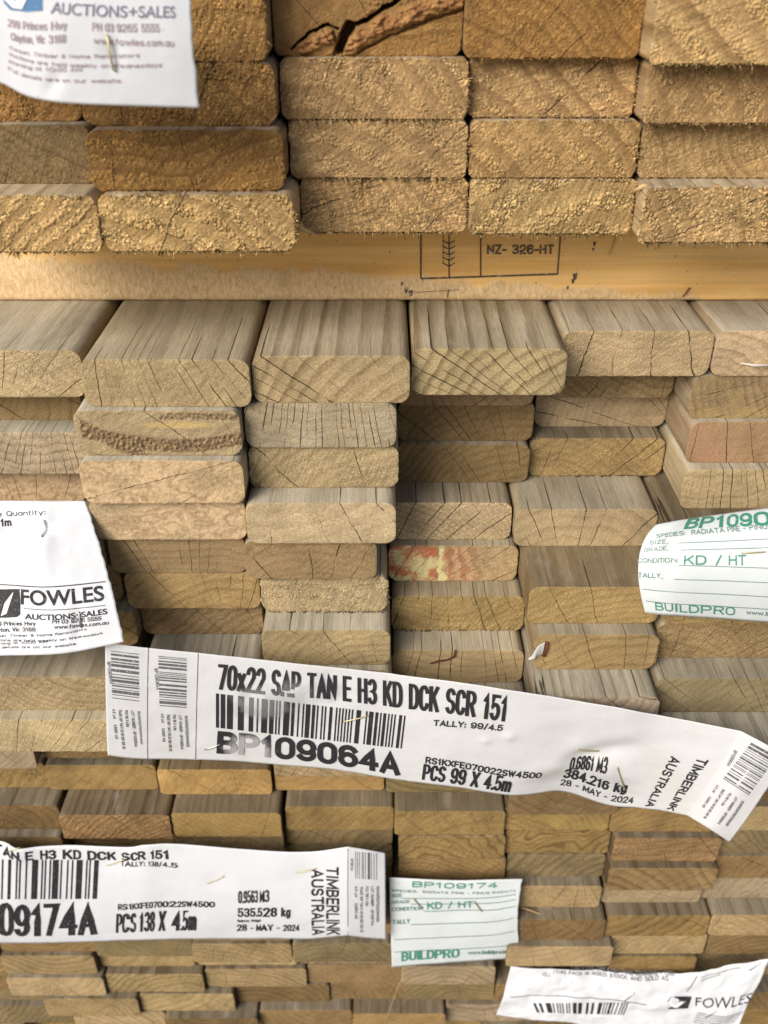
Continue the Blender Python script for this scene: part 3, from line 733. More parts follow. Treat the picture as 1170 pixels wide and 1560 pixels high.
# ------------------------------------------------------------------ bearers
def bearer_mat():
    g = NG('orange_bearer_wood')
    obj = g.n('ShaderNodeTexCoord').outputs['Object']
    s = g.n('ShaderNodeSeparateXYZ'); g.set(s.inputs[0], obj)
    warp = g.noise(g.scale(obj, 1, 1, 1), 9.0, 3.0)
    st = g.noise(g.scale(obj, 0.05, 1, 1.6), 210.0, 5.0, 0.62)
    band = g.noise(g.scale(obj, 0.12, 1, 2.2), 42.0, 3.0, 0.5)
    c = g.mix(g.mr(band, 0.3, 0.7), (0.66, 0.37, 0.105, 1), (0.88, 0.58, 0.23, 1))
    c = g.mix(1.0, c, g.gray(g.mr(st, 0.3, 0.7, 0.86, 1.12, False)), 'MULTIPLY')
    # pale flaked lower part with a shape of its own, stronger towards one end
    edge = g.ma('ADD', g.ma('ADD', s.outputs[2], g.ma('MULTIPLY', g.ma('SUBTRACT', warp, 0.5), 0.03)), g.ma('MULTIPLY', s.outputs[0], 0.05))
    wane = g.ma('MULTIPLY', g.mr(g.ma('ADD', edge, g.ma('MULTIPLY', g.ma('SUBTRACT', g.noise(obj, 70.0, 5.0, 0.65), 0.5), 0.016)), 0.009, 0.013, 1.0, 0.0), 0.85)
    fleck = g.noise(g.scale(obj, 1, 1, 0.45), 620.0, 5.0, 0.75)
    blot = g.noise(obj, 55.0, 4.0, 0.6)
    wc = g.mix(g.mr(fleck, 0.35, 0.65), (0.58, 0.40, 0.205, 1), (0.80, 0.62, 0.385, 1))
    wc = g.mix(g.mr(blot, 0.55, 0.75, 0.0, 0.6), wc, (0.44, 0.29, 0.16, 1))
    c = g.mix(wane, c, wc)
    spk = g.noise(obj, 520.0, 2.0, 0.5)
    c = g.mix(g.mr(spk, 0.69, 0.73, 0.0, 0.7), c, (0.13, 0.07, 0.03, 1))
    pale = g.noise(g.scale(obj, 1, 1, 1.7), 640.0, 1.0, 0.5)
    c = g.mix(g.mr(pale, 0.70, 0.74, 0.0, 0.8), c, (0.80, 0.66, 0.44, 1))
    g.set(g.b.inputs['Base Color'], c)
    g.b.inputs['Roughness'].default_value = 0.55
    g.b.inputs['Specular IOR Level'].default_value = 0.35
    bp = g.n('ShaderNodeBump'); bp.inputs['Strength'].default_value = 0.8; bp.inputs['Distance'].default_value = 0.0006
    g.set(bp.inputs['Height'], g.ma('ADD', g.ma('MULTIPLY', fleck, g.ma('ADD', 0.35, g.ma('MULTIPLY', wane, 0.9))), g.ma('MULTIPLY', st, 0.35)))
    g.set(g.b.inputs['Normal'], bp.outputs[0])
    return g.m
M_BEAR = bearer_mat()
BD = 452.0
def bearer(x0, x1, D, h_top, h_bot, depth):
    nx, nz = int((x1 - x0) / 0.9), 44
    xs, zs = np.linspace(x0, x1, nx + 1), np.linspace(0, 1, nz + 1)
    X, Zt = np.meshgrid(xs, zs)
    hgt = h_bot - h_top
    Z = Zt * hgt
    edge = np.minimum(Z, hgt - Z)
    d = -1.2 * np.exp(-edge / 0.8) + 0.35 * fbm(X / 24, Z / 9, 5, 3)
    wn = 1 - sstep(5, 15, Z + 8 * fbm(X / 40, Z / 20, 8) + X * 0.035)
    d = d + wn * (0.35 * fbm(X / 0.9, Z / 2.2, 9, 3) + 0.5 * fbm(X / 9, Z / 7, 10, 2))
    V = np.stack([X, -d, Z], -1).reshape(-1, 3)
    idx = np.arange(V.shape[0]).reshape(nz + 1, nx + 1)
    Fc = np.stack([idx[:-1, :-1], idx[:-1, 1:], idx[1:, 1:], idx[1:, :-1]], -1).reshape(-1, 4).tolist()
    loop = np.concatenate([idx[0, :], idx[1:, -1], idx[-1, -2::-1], idx[-2:0:-1, 0]])
    bk = V[loop].copy(); bk[:, 1] = depth
    b0 = len(V); nl = len(loop); ar = np.arange(nl); cur = b0 + ar; nxt = np.roll(ar, -1)
    Fc += np.stack([loop, cur, cur[nxt], loop[nxt]], -1).tolist() + [cur[::-1].tolist()]
    V = np.concatenate([V, bk])
    o = link('timber_bearer', make_mesh('timber_bearer', V * MM, Fc, [M_BEAR], None, True))
    o.location = (0, D * MM, CAMZ - h_bot * MM)
    return o
bear = bearer(-330, 330, BD, 115.6, 161.8, 90)
tag(bear, 'orange brown timber bearer with a black stamped box, lying between the two packs', 'timber bearer')

# ------------------------------------------------------------------ text and print helpers
def text_geo(s, bold=0.0):
    cu = bpy.data.curves.new('txt', 'FONT')
    cu.body = s; cu.size = 1.0; cu.offset = bold
    ob = bpy.data.objects.new('txt', cu)
    COL.objects.link(ob)
    dg = bpy.context.evaluated_depsgraph_get()
    me = bpy.data.meshes.new_from_object(ob.evaluated_get(dg))
    bm = bmesh.new(); bm.from_mesh(me)
    bpy.data.objects.remove(ob); bpy.data.curves.remove(cu); bpy.data.meshes.remove(me)
    return bm
_bc = text_geo('H'); CAP = max(v.co.y for v in _bc.verts); _bc.free()

# a plain grotesque drawn with strokes: unit box, baseline 0, capitals 1
def arc(cx, cy, rx, ry, a, b):
    n = max(4, int(abs(b - a) / 22))
    return [(cx + rx * math.cos(math.radians(a + (b - a) * k / n)), cy + ry * math.sin(math.radians(a + (b - a) * k / n))) for k in range(n + 1)]
_6 = arc(.5, .72, .5, .28, 25, 180) + [(0, .31)] + arc(.5, .31, .5, .31, 180, -180)
_ring = arc(.5, .35, .5, .35, 0, 360)
GL = {
 '0': (1, [arc(.5, .70, .5, .30, 0, 180) + arc(.5, .30, .5, .30, 180, 360) + [(1, .7)]]), '1': (.62, [[(.05, .76), (.62, 1), (.62, 0)]]),
 '2': (1, [arc(.5, .72, .48, .28, 170, -25) + [(0, 0), (1, 0)]]), '3': (1, [arc(.48, .76, .46, .24, 160, -90) + arc(.5, .26, .5, .26, 90, -160)]),
 '4': (1, [[(.74, 0), (.74, 1), (0, .28), (1, .28)]]), '5': (1, [[(.94, 1), (.12, 1), (.06, .50)] + arc(.48, .32, .52, .32, 135, -155)]),
 '6': (1, [_6]), '9': (1, [[(1 - x, 1 - y) for x, y in _6]]), '7': (1, [[(0, 1), (1, 1), (.36, 0)]]),
 '8': (1, [arc(.5, .76, .45, .24, 0, 360), arc(.5, .26, .5, .26, 0, 360)]),
 'A': (1.1, [[(0, 0), (.5, 1), (1, 0)], [(.17, .30), (.83, .30)]]),
 'B': (1, [[(0, 0), (0, 1), (.5, 1)] + arc(.5, .765, .43, .235, 90, -90) + [(0, .53)], [(.45, .53)] + arc(.5, .265, .5, .265, 90, -90) + [(0, 0)]]),
 'C': (1, [arc(.5, .70, .5, .30, 12, 180) + arc(.5, .30, .5, .30, 180, 348)]),
 'D': (1, [[(0, 0), (0, 1), (.42, 1)] + arc(.42, .66, .58, .34, 90, 0) + arc(.42, .34, .58, .34, 0, -90) + [(0, 0)]]),
 'E': (.9, [[(1, 1), (0, 1), (0, 0), (1, 0)], [(0, .52), (.88, .52)]]), 'F': (.88, [[(1, 1), (0, 1), (0, 0)], [(0, .5), (.85, .5)]]),
 'G': (1.05, [arc(.5, .70, .5, .30, 15, 180) + arc(.5, .30, .5, .30, 180, 360) + [(1, .47), (.55, .47)]]),
 'H': (1.02, [[(0, 0), (0, 1)], [(1, 0), (1, 1)], [(0, .52), (1, .52)]]), 'I': (.16, [[(.5, 0), (.5, 1)]]), 'J': (.85, [[(1, 1), (1, .3)] + arc(.5, .3, .5, .3, 0, -180)]),
 'K': (1.02, [[(0, 0), (0, 1)], [(.95, 1), (.05, .38)], [(.36, .62), (1, 0)]]), 'L': (.85, [[(0, 1), (0, 0), (1, 0)]]),
 'M': (1.28, [[(0, 0), (0, 1), (.5, .15), (1, 1), (1, 0)]]), 'N': (1.05, [[(0, 0), (0, 1), (1, 0), (1, 1)]]),
 'O': (1.08, [arc(.5, .70, .5, .30, 0, 180) + arc(.5, .30, .5, .30, 180, 360) + [(1, .7)]]),
 'P': (1, [[(0, 0), (0, 1), (.5, 1)] + arc(.5, .73, .5, .27, 90, -90) + [(0, .46)]]),
 'Q': (1.08, [arc(.5, .70, .5, .30, 0, 180) + arc(.5, .30, .5, .30, 180, 360) + [(1, .7)], [(.6, .25), (1, -.05)]]),
 'R': (1.02, [[(0, 0), (0, 1), (.5, 1)] + arc(.5, .745, .46, .255, 90, -90) + [(0, .49)], [(.5, .49), (1, 0)]]),
 'S': (1, [arc(.5, .75, .47, .25, 20, 270) + arc(.5, .25, .5, .25, 90, -160)]), 'T': (1, [[(0, 1), (1, 1)], [(.5, 1), (.5, 0)]]),
 'U': (1.02, [[(0, 1), (0, .3)] + arc(.5, .3, .5, .3, 180, 360) + [(1, 1)]]), 'V': (1.05, [[(0, 1), (.5, 0), (1, 1)]]),
 'W': (1.45, [[(0, 1), (.25, 0), (.5, .9), (.75, 0), (1, 1)]]), 'X': (1.05, [[(0, 0), (1, 1)], [(0, 1), (1, 0)]]), 'Y': (1.05, [[(0, 1), (.5, .45), (1, 1)], [(.5, .45), (.5, 0)]]),
 'Z': (1, [[(0, 1), (1, 1), (0, 0), (1, 0)]]),
 'a': (.85, [arc(.5, .35, .5, .35, 0, 360), [(1, .70), (1, 0)]]), 'b': (.85, [_ring, [(0, 1), (0, 0)]]), 'c': (.8, [arc(.5, .35, .5, .35, 40, 320)]), 'd': (.85, [_ring, [(1, 1), (1, 0)]]),
 'e': (.85, [[(0, .37), (1, .37)] + arc(.5, .35, .5, .35, 5, 320)]), 'f': (.5, [arc(.65, .82, .4, .18, 70, 180) + [(.25, 0)], [(0, .68), (.8, .68)]]),
 'g': (.85, [_ring, [(1, .70), (1, -.05)] + arc(.5, -.05, .5, .22, 0, -150)]), 'h': (.82, [[(0, 0), (0, 1)], [(0, .4)] + arc(.5, .42, .5, .28, 180, 0) + [(1, 0)]]),
 'i': (.14, [[(.5, 0), (.5, .70)], [(.5, .90), (.5, 1.02)]]), 'j': (.2, [[(.5, -.2), (.5, .7)], [(.5, .9), (.5, 1.02)]]), 'k': (.8, [[(0, 0), (0, 1)], [(.9, .70), (.05, .25)], [(.4, .42), (1, 0)]]), 'l': (.14, [[(.5, 0), (.5, 1)]]),
 'm': (1.35, [[(0, 0), (0, .70)], [(0, .4)] + arc(.25, .45, .25, .25, 180, 0) + [(.5, 0)], [(.5, .4)] + arc(.75, .45, .25, .25, 180, 0) + [(1, 0)]]),
 'n': (.82, [[(0, 0), (0, .70)], [(0, .4)] + arc(.5, .42, .5, .28, 180, 0) + [(1, 0)]]), 'o': (.88, [_ring]), 'p': (.85, [_ring, [(0, .70), (0, -.25)]]), 'q': (.85, [_ring, [(1, .70), (1, -.25)]]),
 'r': (.5, [[(0, 0), (0, .70)], [(0, .38)] + arc(.75, .42, .75, .28, 180, 80)]), 's': (.75, [arc(.5, .52, .45, .18, 20, 270) + arc(.5, .17, .5, .17, 90, -160)]),
 't': (.5, [[(.35, .95), (.35, .12), (.5, 0), (.9, 0)], [(0, .68), (.9, .68)]]), 'u': (.82, [[(0, .70), (0, .28)] + arc(.5, .28, .5, .28, 180, 360) + [(1, .70)], [(1, .3), (1, 0)]]),
 'v': (.85, [[(0, .7), (.5, 0), (1, .7)]]), 'w': (1.25, [[(0, .7), (.25, 0), (.5, .65), (.75, 0), (1, .7)]]), 'x': (.85, [[(0, 0), (1, .7)], [(0, .7), (1, 0)]]), 'y': (.85, [[(0, .7), (.5, 0)], [(1, .7), (.35, -.25)]]), 'z': (.8, [[(0, .7), (1, .7), (0, 0), (1, 0)]]),
 '-': (.6, [[(0, .42), (1, .42)]]), '.': (.12, [[(.5, 0), (.5, .07)]]), ',': (.14, [[(.6, .08), (.3, -.14)]]), ':': (.12, [[(.5, .02), (.5, .12)], [(.5, .55), (.5, .65)]]), '/': (.6, [[(0, -.05), (1, 1.05)]]),
 '+': (.85, [[(0, .45), (1, .45)], [(.5, .1), (.5, .8)]]), '(': (.35, [arc(1, .4, .9, .65, 130, 230)]), ')': (.35, [arc(0, .4, .9, .65, 50, -50)]),
 '&': (1.1, [[(1, 0), (.25, .7)] + arc(.45, .82, .25, .18, 200, -20) + arc(.4, .25, .4, .28, 110, 270) + [(.7, .12), (.95, .42)]]), ' ': (.5, []),
}
def stroke_text(s, aspect, t):
    """Ribbons (verts, faces, stroke number) in units of the capital height; the whole line is `aspect` wide."""
    gap = 0.30
    tot = sum(GL[c][0] for c in s) + gap * (len(s) - 1)
    u = aspect / tot
    t = min(t, 0.40 * u + 0.02)
    x = 0.0; V, Fc, K = [], [], []; k = 0
    for c in s:
        wd, strokes = GL[c]
        for pl in strokes:
            pl = [q for i, q in enumerate(pl) if i == 0 or math.dist(q, pl[i - 1]) > 1e-4]
            P = [(x + t / 2 + px * max(wd * u - t * 0.35, 0.02) - t * 0.15, t / 2 + py * (1 - t)) for px, py in pl]
            closed = math.dist(P[0], P[-1]) < 1e-6
            Q = [P[0]]
            for a, b in zip(P, P[1:]):                        # no long edges, so the ink follows the sheet
                m = max(1, int(math.dist(a, b) / 0.3))
                Q += [(a[0] + (b[0] - a[0]) * q / m, a[1] + (b[1] - a[1]) * q / m) for q in range(1, m + 1)]
            n = len(Q); base = len(V)
            for q in range(n):
                a = Q[q - 1] if q > 0 else (Q[-2] if closed else None); b = Q[q + 1] if q < n - 1 else (Q[1] if closed else None)
                def nrm(p, r):
                    dx, dy = r[0] - p[0], r[1] - p[1]; l = math.hypot(dx, dy) or 1e-9; return (-dy / l, dx / l)
                n1 = nrm(a, Q[q]) if a else nrm(Q[q], b); n2 = nrm(Q[q], b) if b else n1
                mx, my = n1[0] + n2[0], n1[1] + n2[1]; l = math.hypot(mx, my) or 1e-9; mx, my = mx / l, my / l
                sc_ = min(1.9, 1 / max(0.3, mx * n1[0] + my * n1[1])) * t / 2
                ex, ey = 0, 0
                if not closed and q in (0, n - 1):            # square ends reach the box edge
                    sg = 1 if q else -1
                    d = n2 if q == 0 else n1
                    ex, ey = d[1] * sg * t * .42, -d[0] * sg * t * .42
                V += [(Q[q][0] + mx * sc_ + ex, Q[q][1] + my * sc_ + ey), (Q[q][0] - mx * sc_ + ex, Q[q][1] - my * sc_ + ey)]; K += [k, k]
            for q in range(n - 1): Fc.append([base + 2 * q, base + 2 * q + 1, base + 2 * q + 3, base + 2 * q + 2])
            k = (k + 1) % 7
        x += (wd + gap) * u
    return V, Fc, K

class Print:
    """Collects ink polygons in the sheet's own (u, v) and lays them on the sheet as one mesh."""
    def __init__(self, sheet, ink, name, lift=0.24):
        self.s, self.ink, self.name, self.lift = sheet, ink, name, lift
        self.uv, self.f, self.g, self.lf = [], [], [], {}
    def text(self, s, p0, p1, pc, bold=0.0, cut=None, gill=False):
        """p0, p1: baseline start and end, pc: top of the capitals above the start (photo pixels)."""
        self.g.append((len(self.uv), len(self.f), 'printed_line'))
        a, b, c = (self.s.inv(p) for p in (p0, p1, pc))
        base = len(self.uv)
        if not gill:
            A3, B3, C3 = self.s.pos(np.array([a, b, c]))
            asp = np.linalg.norm(B3 - A3) / np.linalg.norm(C3 - A3)
            V, Fc, K = stroke_text(s, asp, 0.115 + 2.2 * bold)
            for (x, y), k in zip(V, K):
                self.lf[len(self.uv)] = k * 0.012
                self.uv.append(a + (b - a) * (x / asp) + (c - a) * y)
            self.f += [[base + i for i in f] for f in Fc]
            return
        bm = text_geo(s, bold)
        xs = [v.co.x for v in bm.verts]; x0, x1 = min(xs), max(xs)
        bmesh.ops.triangulate(bm, faces=bm.faces[:])
        n = max(2, int(math.dist(p0, p1) / (cut or 9)))
        for k in range(1, n):
            bmesh.ops.bisect_plane(bm, geom=bm.verts[:] + bm.edges[:] + bm.faces[:], plane_co=(x0 + (x1 - x0) * k / n, 0, 0), plane_no=(1, 0, 0))
        bmesh.ops.triangulate(bm, faces=bm.faces[:])
        bm.verts.index_update()
        for v in bm.verts:
            t, q = (v.co.x - x0) / (x1 - x0), v.co.y / CAP
            self.uv.append(a + (b - a) * t + (c - a) * q)
        for f in bm.faces: self.f.append([base + v.index for v in f.verts])
        bm.free()
    def quad(self, *ps, nu=1):
        q = [self.s.inv(p) for p in ps]            # tl, tr, br, bl
        for k in range(nu):
            t0, t1 = k / nu, (k + 1) / nu
            b = len(self.uv)
            self.uv += [q[0] + (q[1] - q[0]) * t0, q[0] + (q[1] - q[0]) * t1, q[3] + (q[2] - q[3]) * t1, q[3] + (q[2] - q[3]) * t0]
            self.f.append([b, b + 3, b + 2, b + 1])
    def line(self, p, q, w=1.2, nu=12):
        self.g.append((len(self.uv), len(self.f), 'ruled_line'))
        dx, dy = q[0] - p[0], q[1] - p[1]; l = math.hypot(dx, dy); nx_, ny_ = -dy / l * w / 2, dx / l * w / 2
        self.quad((p[0] - nx_, p[1] - ny_), (q[0] - nx_, q[1] - ny_), (q[0] + nx_, q[1] + ny_), (p[0] + nx_, p[1] + ny_), nu=nu)
    def poly(self, pts):
        b = len(self.uv); self.uv += [self.s.inv(p) for p in pts]; self.f.append(list(range(b, b + len(pts)))[::-1])
    def bars(self, tl, tr, br, bl, n, seed, nv=6, fill=0.5):
        """Bar code: bars stand across the tl-tr direction."""
        rg = random.Random(seed); x = 0.0; on = True; segs = []
        while x < n:
            wv = rg.choice((1, 1, 1, 2, 2, 3, 4)) if on else rg.choice((1, 1, 1, 2, 2, 3))
            if on: segs.append((x, min(n, x + wv * (0.55 + fill * 0.8))))
            x += wv; on = not on
        L = lambda a, b, t: (a[0] + (b[0] - a[0]) * t, a[1] + (b[1] - a[1]) * t)
        for a, b in segs:
            t0, t1 = a / n, min(1, b / n)
            P0, P1_, P2_, P3 = L(tl, tr, t0), L(tl, tr, t1), L(bl, br, t1), L(bl, br, t0)
            for k in range(nv):
                u0, u1 = k / nv, (k + 1) / nv
                self.quad(L(P0, P3, u0), L(P1_, P2_, u0), L(P1_, P2_, u1), L(P0, P3, u1))
    def build(self, parent, mat=None):
        if self.name not in ('printed_text', 'small_print'): self.g = [(0, 0, self.name)]
        uv = np.array(self.uv)
        P = self.s.pos(uv, self.lift)
        for i, l in self.lf.items(): P[i, 1] -= l
        o_ = np.array(parent.location) / MM
        ends = [g[:2] for g in self.g[1:]] + [(len(self.uv), len(self.f))]
        for (v0, f0, nm), (v1, f1) in zip(self.g, ends):
            me = make_mesh(nm, (P[v0:v1] - o_) * MM, [[i - v0 for i in f] for f in self.f[f0:f1]], [mat or self.ink])
            a = me.attributes.new('sheet', 'FLOAT_VECTOR', 'POINT')
            a.data.foreach_set('vector', np.concatenate([uv[v0:v1], np.zeros((v1 - v0, 1))], 1).astype(np.float32).reshape(-1))
            link(nm, me, parent)

def catmull(P, t):
    """P: (n, 3) control points, t in 0..n-1, monotone-ish cubic."""
    n = len(P)
    i = np.clip(np.floor(t).astype(int), 0, n - 2); f = (t - i)[:, None]
    p1, p2 = P[i], P[i + 1]
    p0 = np.where((i > 0)[:, None], P[np.maximum(i - 1, 0)], 2 * p1 - p2)
    p3 = np.where((i < n - 2)[:, None], P[np.minimum(i + 2, n - 1)], 2 * p2 - p1)
    return 0.5 * (2 * p1 + (p2 - p0) * f + (2 * p0 - 5 * p1 + 4 * p2 - p3) * f ** 2 + (3 * p1 - p0 - 3 * p2 + p3) * f ** 3)

class Sheet:
    """A sheet of paper: columns of (top px, mid px or None, bottom px), each (x, y, D) in photo pixels and mm ahead."""
    def __init__(self, cols, nv=40, step=1.0, dents=(), wr=0.15, seed=1, mid=0.0, fold=None, edge=0.0):
        T = np.array([at(*c[0]) for c in cols]); B = np.array([at(*c[2]) for c in cols])
        Mi = np.array([at(*c[1]) if c[1] is not None else (at(*c[0]) + at(*c[2])) / 2 + np.array((0, -mid, 0)) for c in cols])
        cen = (T + B) / 2
        ln = np.concatenate([[0], np.cumsum(np.linalg.norm(np.diff(cen, axis=0), axis=1))])
        nu = max(12, int(ln[-1] / step))
        L = np.linspace(0, ln[-1], nu + 1)
        t = np.interp(L, ln, np.arange(len(cols)))
        if fold is not None:                        # crisp crease: curves stop at that column
            def cv(P):
                r = np.empty((len(t), 3)); m = t <= fold
                r[m] = catmull(P[:fold + 1], t[m]); r[~m] = catmull(P[fold:], t[~m] - fold); return r
        else: cv = lambda P: catmull(P, t)
        T, Mi, B = cv(T), cv(Mi), cv(B)
        v = np.linspace(0, 1, nv + 1)[:, None, None]
        G = T * (2 * (v - .5) * (v - 1)) + Mi * (4 * v * (1 - v)) + B * (2 * v * (v - .5))
        uu, vv = np.meshgrid(np.linspace(0, ln[-1], nu + 1), np.linspace(0, 1, nv + 1) * np.linalg.norm(T[0] - B[0]))
        nrm = self._normals(G)
        d = 1.6 * wr * (fbm(uu / 22, vv / 14, seed, 3) * 2.0 + 0.5 * fbm(uu / 5, vv / 5, seed + 3, 2))
        pg = project(G)
        for (dx, dy, sx, sy, amp, rot) in dents:
            ex, ey = pg[..., 0] - dx, pg[..., 1] - dy
            cr, sr = math.cos(rot), math.sin(rot)
            a, b = (ex * cr + ey * sr) / sx, (-ex * sr + ey * cr) / sy
            d = d + 1.5 * amp * np.exp(-(a * a + b * b))
        self.G = G + nrm * d[..., None]
        if edge:                                     # torn, uneven cut at the last column
            k = np.linspace(0, 1, nu + 1)[None, :, None] ** 40
            self.G = self.G + k * np.stack([edge * fbm(vv / 3, uu * 0, seed + 8, 3) * 2, 0 * vv, 0 * vv], -1)
        self.N = self._normals(self.G)
        self.nu, self.nv, self.pg = nu, nv, project(self.G)
    def _normals(self, G):
        gu, gv = np.gradient(G, axis=1), np.gradient(G, axis=0)
        n = np.cross(gv, gu); n /= np.linalg.norm(n, axis=-1, keepdims=True) + 1e-9
        if n[..., 1].mean() > 0: n = -n
        return n
    def _bil(self, A, uv):
        x, y = uv[:, 0] * self.nu, uv[:, 1] * self.nv
        i, j = np.clip(np.floor(x).astype(int), 0, self.nu - 1), np.clip(np.floor(y).astype(int), 0, self.nv - 1)
        f, g = (x - i)[:, None], (y - j)[:, None]
        return (A[j, i] * (1 - f) + A[j, i + 1] * f) * (1 - g) + (A[j + 1, i] * (1 - f) + A[j + 1, i + 1] * f) * g
    def pos(self, uv, lift=0.0):
        return self._bil(self.G, uv) + self._bil(self.N, uv) * lift
    def inv(self, p):
        d = np.hypot(self.pg[..., 0] - p[0], self.pg[..., 1] - p[1])
        j, i = np.unravel_index(np.argmin(d), d.shape)
        uv = np.array([i / self.nu, j / self.nv])
        for _ in range(8):
            q = np.array([uv, uv + (2e-2 / 4, 0), uv + (0, 2e-2)])
            if uv[0] > 0.98: q[1] = uv - (5e-3, 0)
            if uv[1] > 0.97: q[2] = uv - (0, 2e-2)
            r = self._bil(self.pg, q)
            J = np.stack([(r[1] - r[0]) / (q[1] - q[0])[0], (r[2] - r[0]) / (q[2] - q[0])[1]], 1)
            st = np.linalg.lstsq(J, np.array(p) - r[0], rcond=None)[0]
            uv = uv + np.clip(st, -0.15, 0.15) * 0.9
        return uv
    def build(self, name, mat):
        V = self.G.reshape(-1, 3)
        o_ = self.G[-1, self.nu // 2].copy()
        N = self.N.reshape(-1, 3)
        Bk = V - N * 0.18
        idx = np.arange(len(V)).reshape(self.nv + 1, self.nu + 1); n = len(V)
        Fc = np.stack([idx[:-1, :-1], idx[1:, :-1], idx[1:, 1:], idx[:-1, 1:]], -1).reshape(-1, 4)
        Fb = Fc[:, ::-1] + n
        loop = np.concatenate([idx[0, :], idx[1:, -1], idx[-1, -2::-1], idx[-2:0:-1, 0]]); nx = np.roll(loop, -1)
        Fs = np.stack([loop, nx, nx + n, loop + n], -1)
        me = make_mesh(name, (np.concatenate([V, Bk]) - o_) * MM, np.concatenate([Fc, Fb, Fs]).tolist(), [mat], None, True)
        a = me.attributes.new('sheet', 'FLOAT_VECTOR', 'POINT')
        us, vs2 = np.meshgrid(np.linspace(0, 1, self.nu + 1), np.linspace(0, 1, self.nv + 1))
        q = np.stack([us, vs2, us * 0], -1).reshape(-1, 3); a.data.foreach_set('vector', np.concatenate([q, q]).astype(np.float32).reshape(-1))
        o = link(name, me)
        o.location = o_ * MM
        # worst clearance to the boards behind, for checking while building
        return o

def tube(pts, rad, n=6, flat=1.0):
    """Swept wire through points (mm)."""
    P = np.array(pts, float); V, Fc = [], []
    for k, p in enumerate(P):
        t = P[min(k + 1, len(P) - 1)] - P[max(k - 1, 0)]; t /= np.linalg.norm(t) + 1e-9
        a = np.cross(t, (0.3, 0.9, 0.2)); a /= np.linalg.norm(a) + 1e-9; b = np.cross(t, a)
        rr = rad if np.isscalar(rad) else rad[k]
        for q in range(n):
            an = 2 * math.pi * q / n
            V.append(p + a * rr * math.cos(an) + b * rr * flat * math.sin(an))
    for k in range(len(P) - 1):
        for q in range(n):
            Fc.append([k * n + q, k * n + (q + 1) % n, (k + 1) * n + (q + 1) % n, (k + 1) * n + q])
    Fc += [list(range(n))[::-1], [(len(P) - 1) * n + q for q in range(n)]]
    return np.array(V), Fc

M_STEEL = simple('galvanised_staple', (0.62, 0.60, 0.56), 0.28, 0.5, 1.0)
M_BRASS = simple('yellowed_staple', (0.60, 0.52, 0.30), 0.4, 0.4, 0.7)
def staple(sheet, p, q, parent, mat, rad=0.45, lift=0.75):
    a, b = sheet.inv(p), sheet.inv(q)
    A, B = sheet.pos(np.array([a]))[0], sheet.pos(np.array([b]))[0]
    nA, nB = sheet._bil(sheet.N, np.array([a]))[0], sheet._bil(sheet.N, np.array([b]))[0]
    d = B - A
    pts = [A - nA * 0.9, A + nA * (lift * .6), A + d * 0.06 + nA * lift, A + d * .5 + (nA + nB) / 2 * (lift + .15), A + d * 0.94 + nB * lift, B + nB * lift * .6, B - nB * 0.9]
    V, Fc = tube(pts, rad, 6, 0.6)
    o_ = np.array(parent.location) / MM
    return link('staple', make_mesh('staple', (V - o_) * MM, Fc, [mat], None, True), parent)

PAPER, PAPER_G, PAPER_C = paper_mat('white_tag_paper', (0.63, 0.65, 0.68)), paper_mat('grubby_tag_paper', (0.57, 0.575, 0.58), 0.04, 0.4, True), paper_mat('cool_card', (0.60, 0.645, 0.65))
INK, SMEAR = ink_mat('black_ink', (0.018, 0.018, 0.02)), smear_ink()
INK_F = ink_mat('faint_black_ink', (0.10, 0.10, 0.105), 0.25)
GREEN = ink_mat('green_ink', (0.05, 0.24, 0.17)); GREEN_F = ink_mat('faint_green_ink', (0.10, 0.20, 0.17), 0.2)
PURPLE = ink_mat('purple_grey_ink', (0.19, 0.17, 0.24)); BLUE = ink_mat('blue_ink', (0.07, 0.19, 0.36)); MAUVE = ink_mat('mauve_ink', (0.36, 0.27, 0.30))
LT = ink_mat('white_knockout', (0.80, 0.80, 0.80))

# ---- the long diagonal tag
S3 = Sheet([((160, 978, 349), None, (164, 1151, 341)), ((213, 986, 349), None, (213, 1156, 341)), ((300, 995, 349), None, (297, 1157, 341)), ((400, 1005, 349), None, (400, 1163, 341)),
            ((500, 1016, 348), None, (505, 1172, 340)), ((600, 1027, 346), None, (605, 1188, 338)), ((700, 1040, 341), None, (693, 1199, 336)), ((800, 1055, 337), None, (780, 1212, 335)),
            ((878, 1068, 335), None, (855, 1205, 338)), ((950, 1080, 332), None, (925, 1226, 337)), ((1016, 1092, 331), None, (985, 1232, 331)), ((1129, 1114, 322), None, (1047, 1242, 323)),
            ((1165, 1133, 314), None, (1080, 1262, 314)), ((1200, 1152, 312), None, (1111, 1283, 312))],
           nv=60, step=0.9, wr=0.16, seed=3, mid=1.2, fold=11,
           dents=[(905, 1148, 60, 12, -1.9, -0.15), (935, 1172, 40, 20, 1.9, 0.6), (848, 1160, 46, 16, 1.7, -0.4), (400, 1075, 45, 25, 0.9, -0.3), (445, 1052, 26, 10, 0.7, 0.4), (372, 1090, 30, 12, -0.6, 0.2),
                  (950, 1190, 12, 40, -0.8, -0.4), (500, 1105, 35, 14, -0.5, 0.3), (775, 1122, 10, 6, 0.6, 0), (740, 1128, 8, 5, .5, 0), (560, 1090, 30, 14, -.5, 0)])
t3 = S3.build('shipping_tag', PAPER_G)
tag(t3, 'long white printed tag with smeared bar code, slanting across the stack, folded at one end', 'tag', 'long printed shipping tags')
p = Print(S3, SMEAR, 'printed_text', 0.45)
p.text('70x22 SAP TAN E H3 KD DCK SCR 151', (331, 1050), (768, 1099), (333, 1011), 0.012, 6)
p.text('BP109064A', (331, 1147), (605, 1181), (333, 1113), 0.04, 6)
p.text('TALLY: 99/4.5', (660, 1105), (764, 1113), (661, 1096), 0.03)
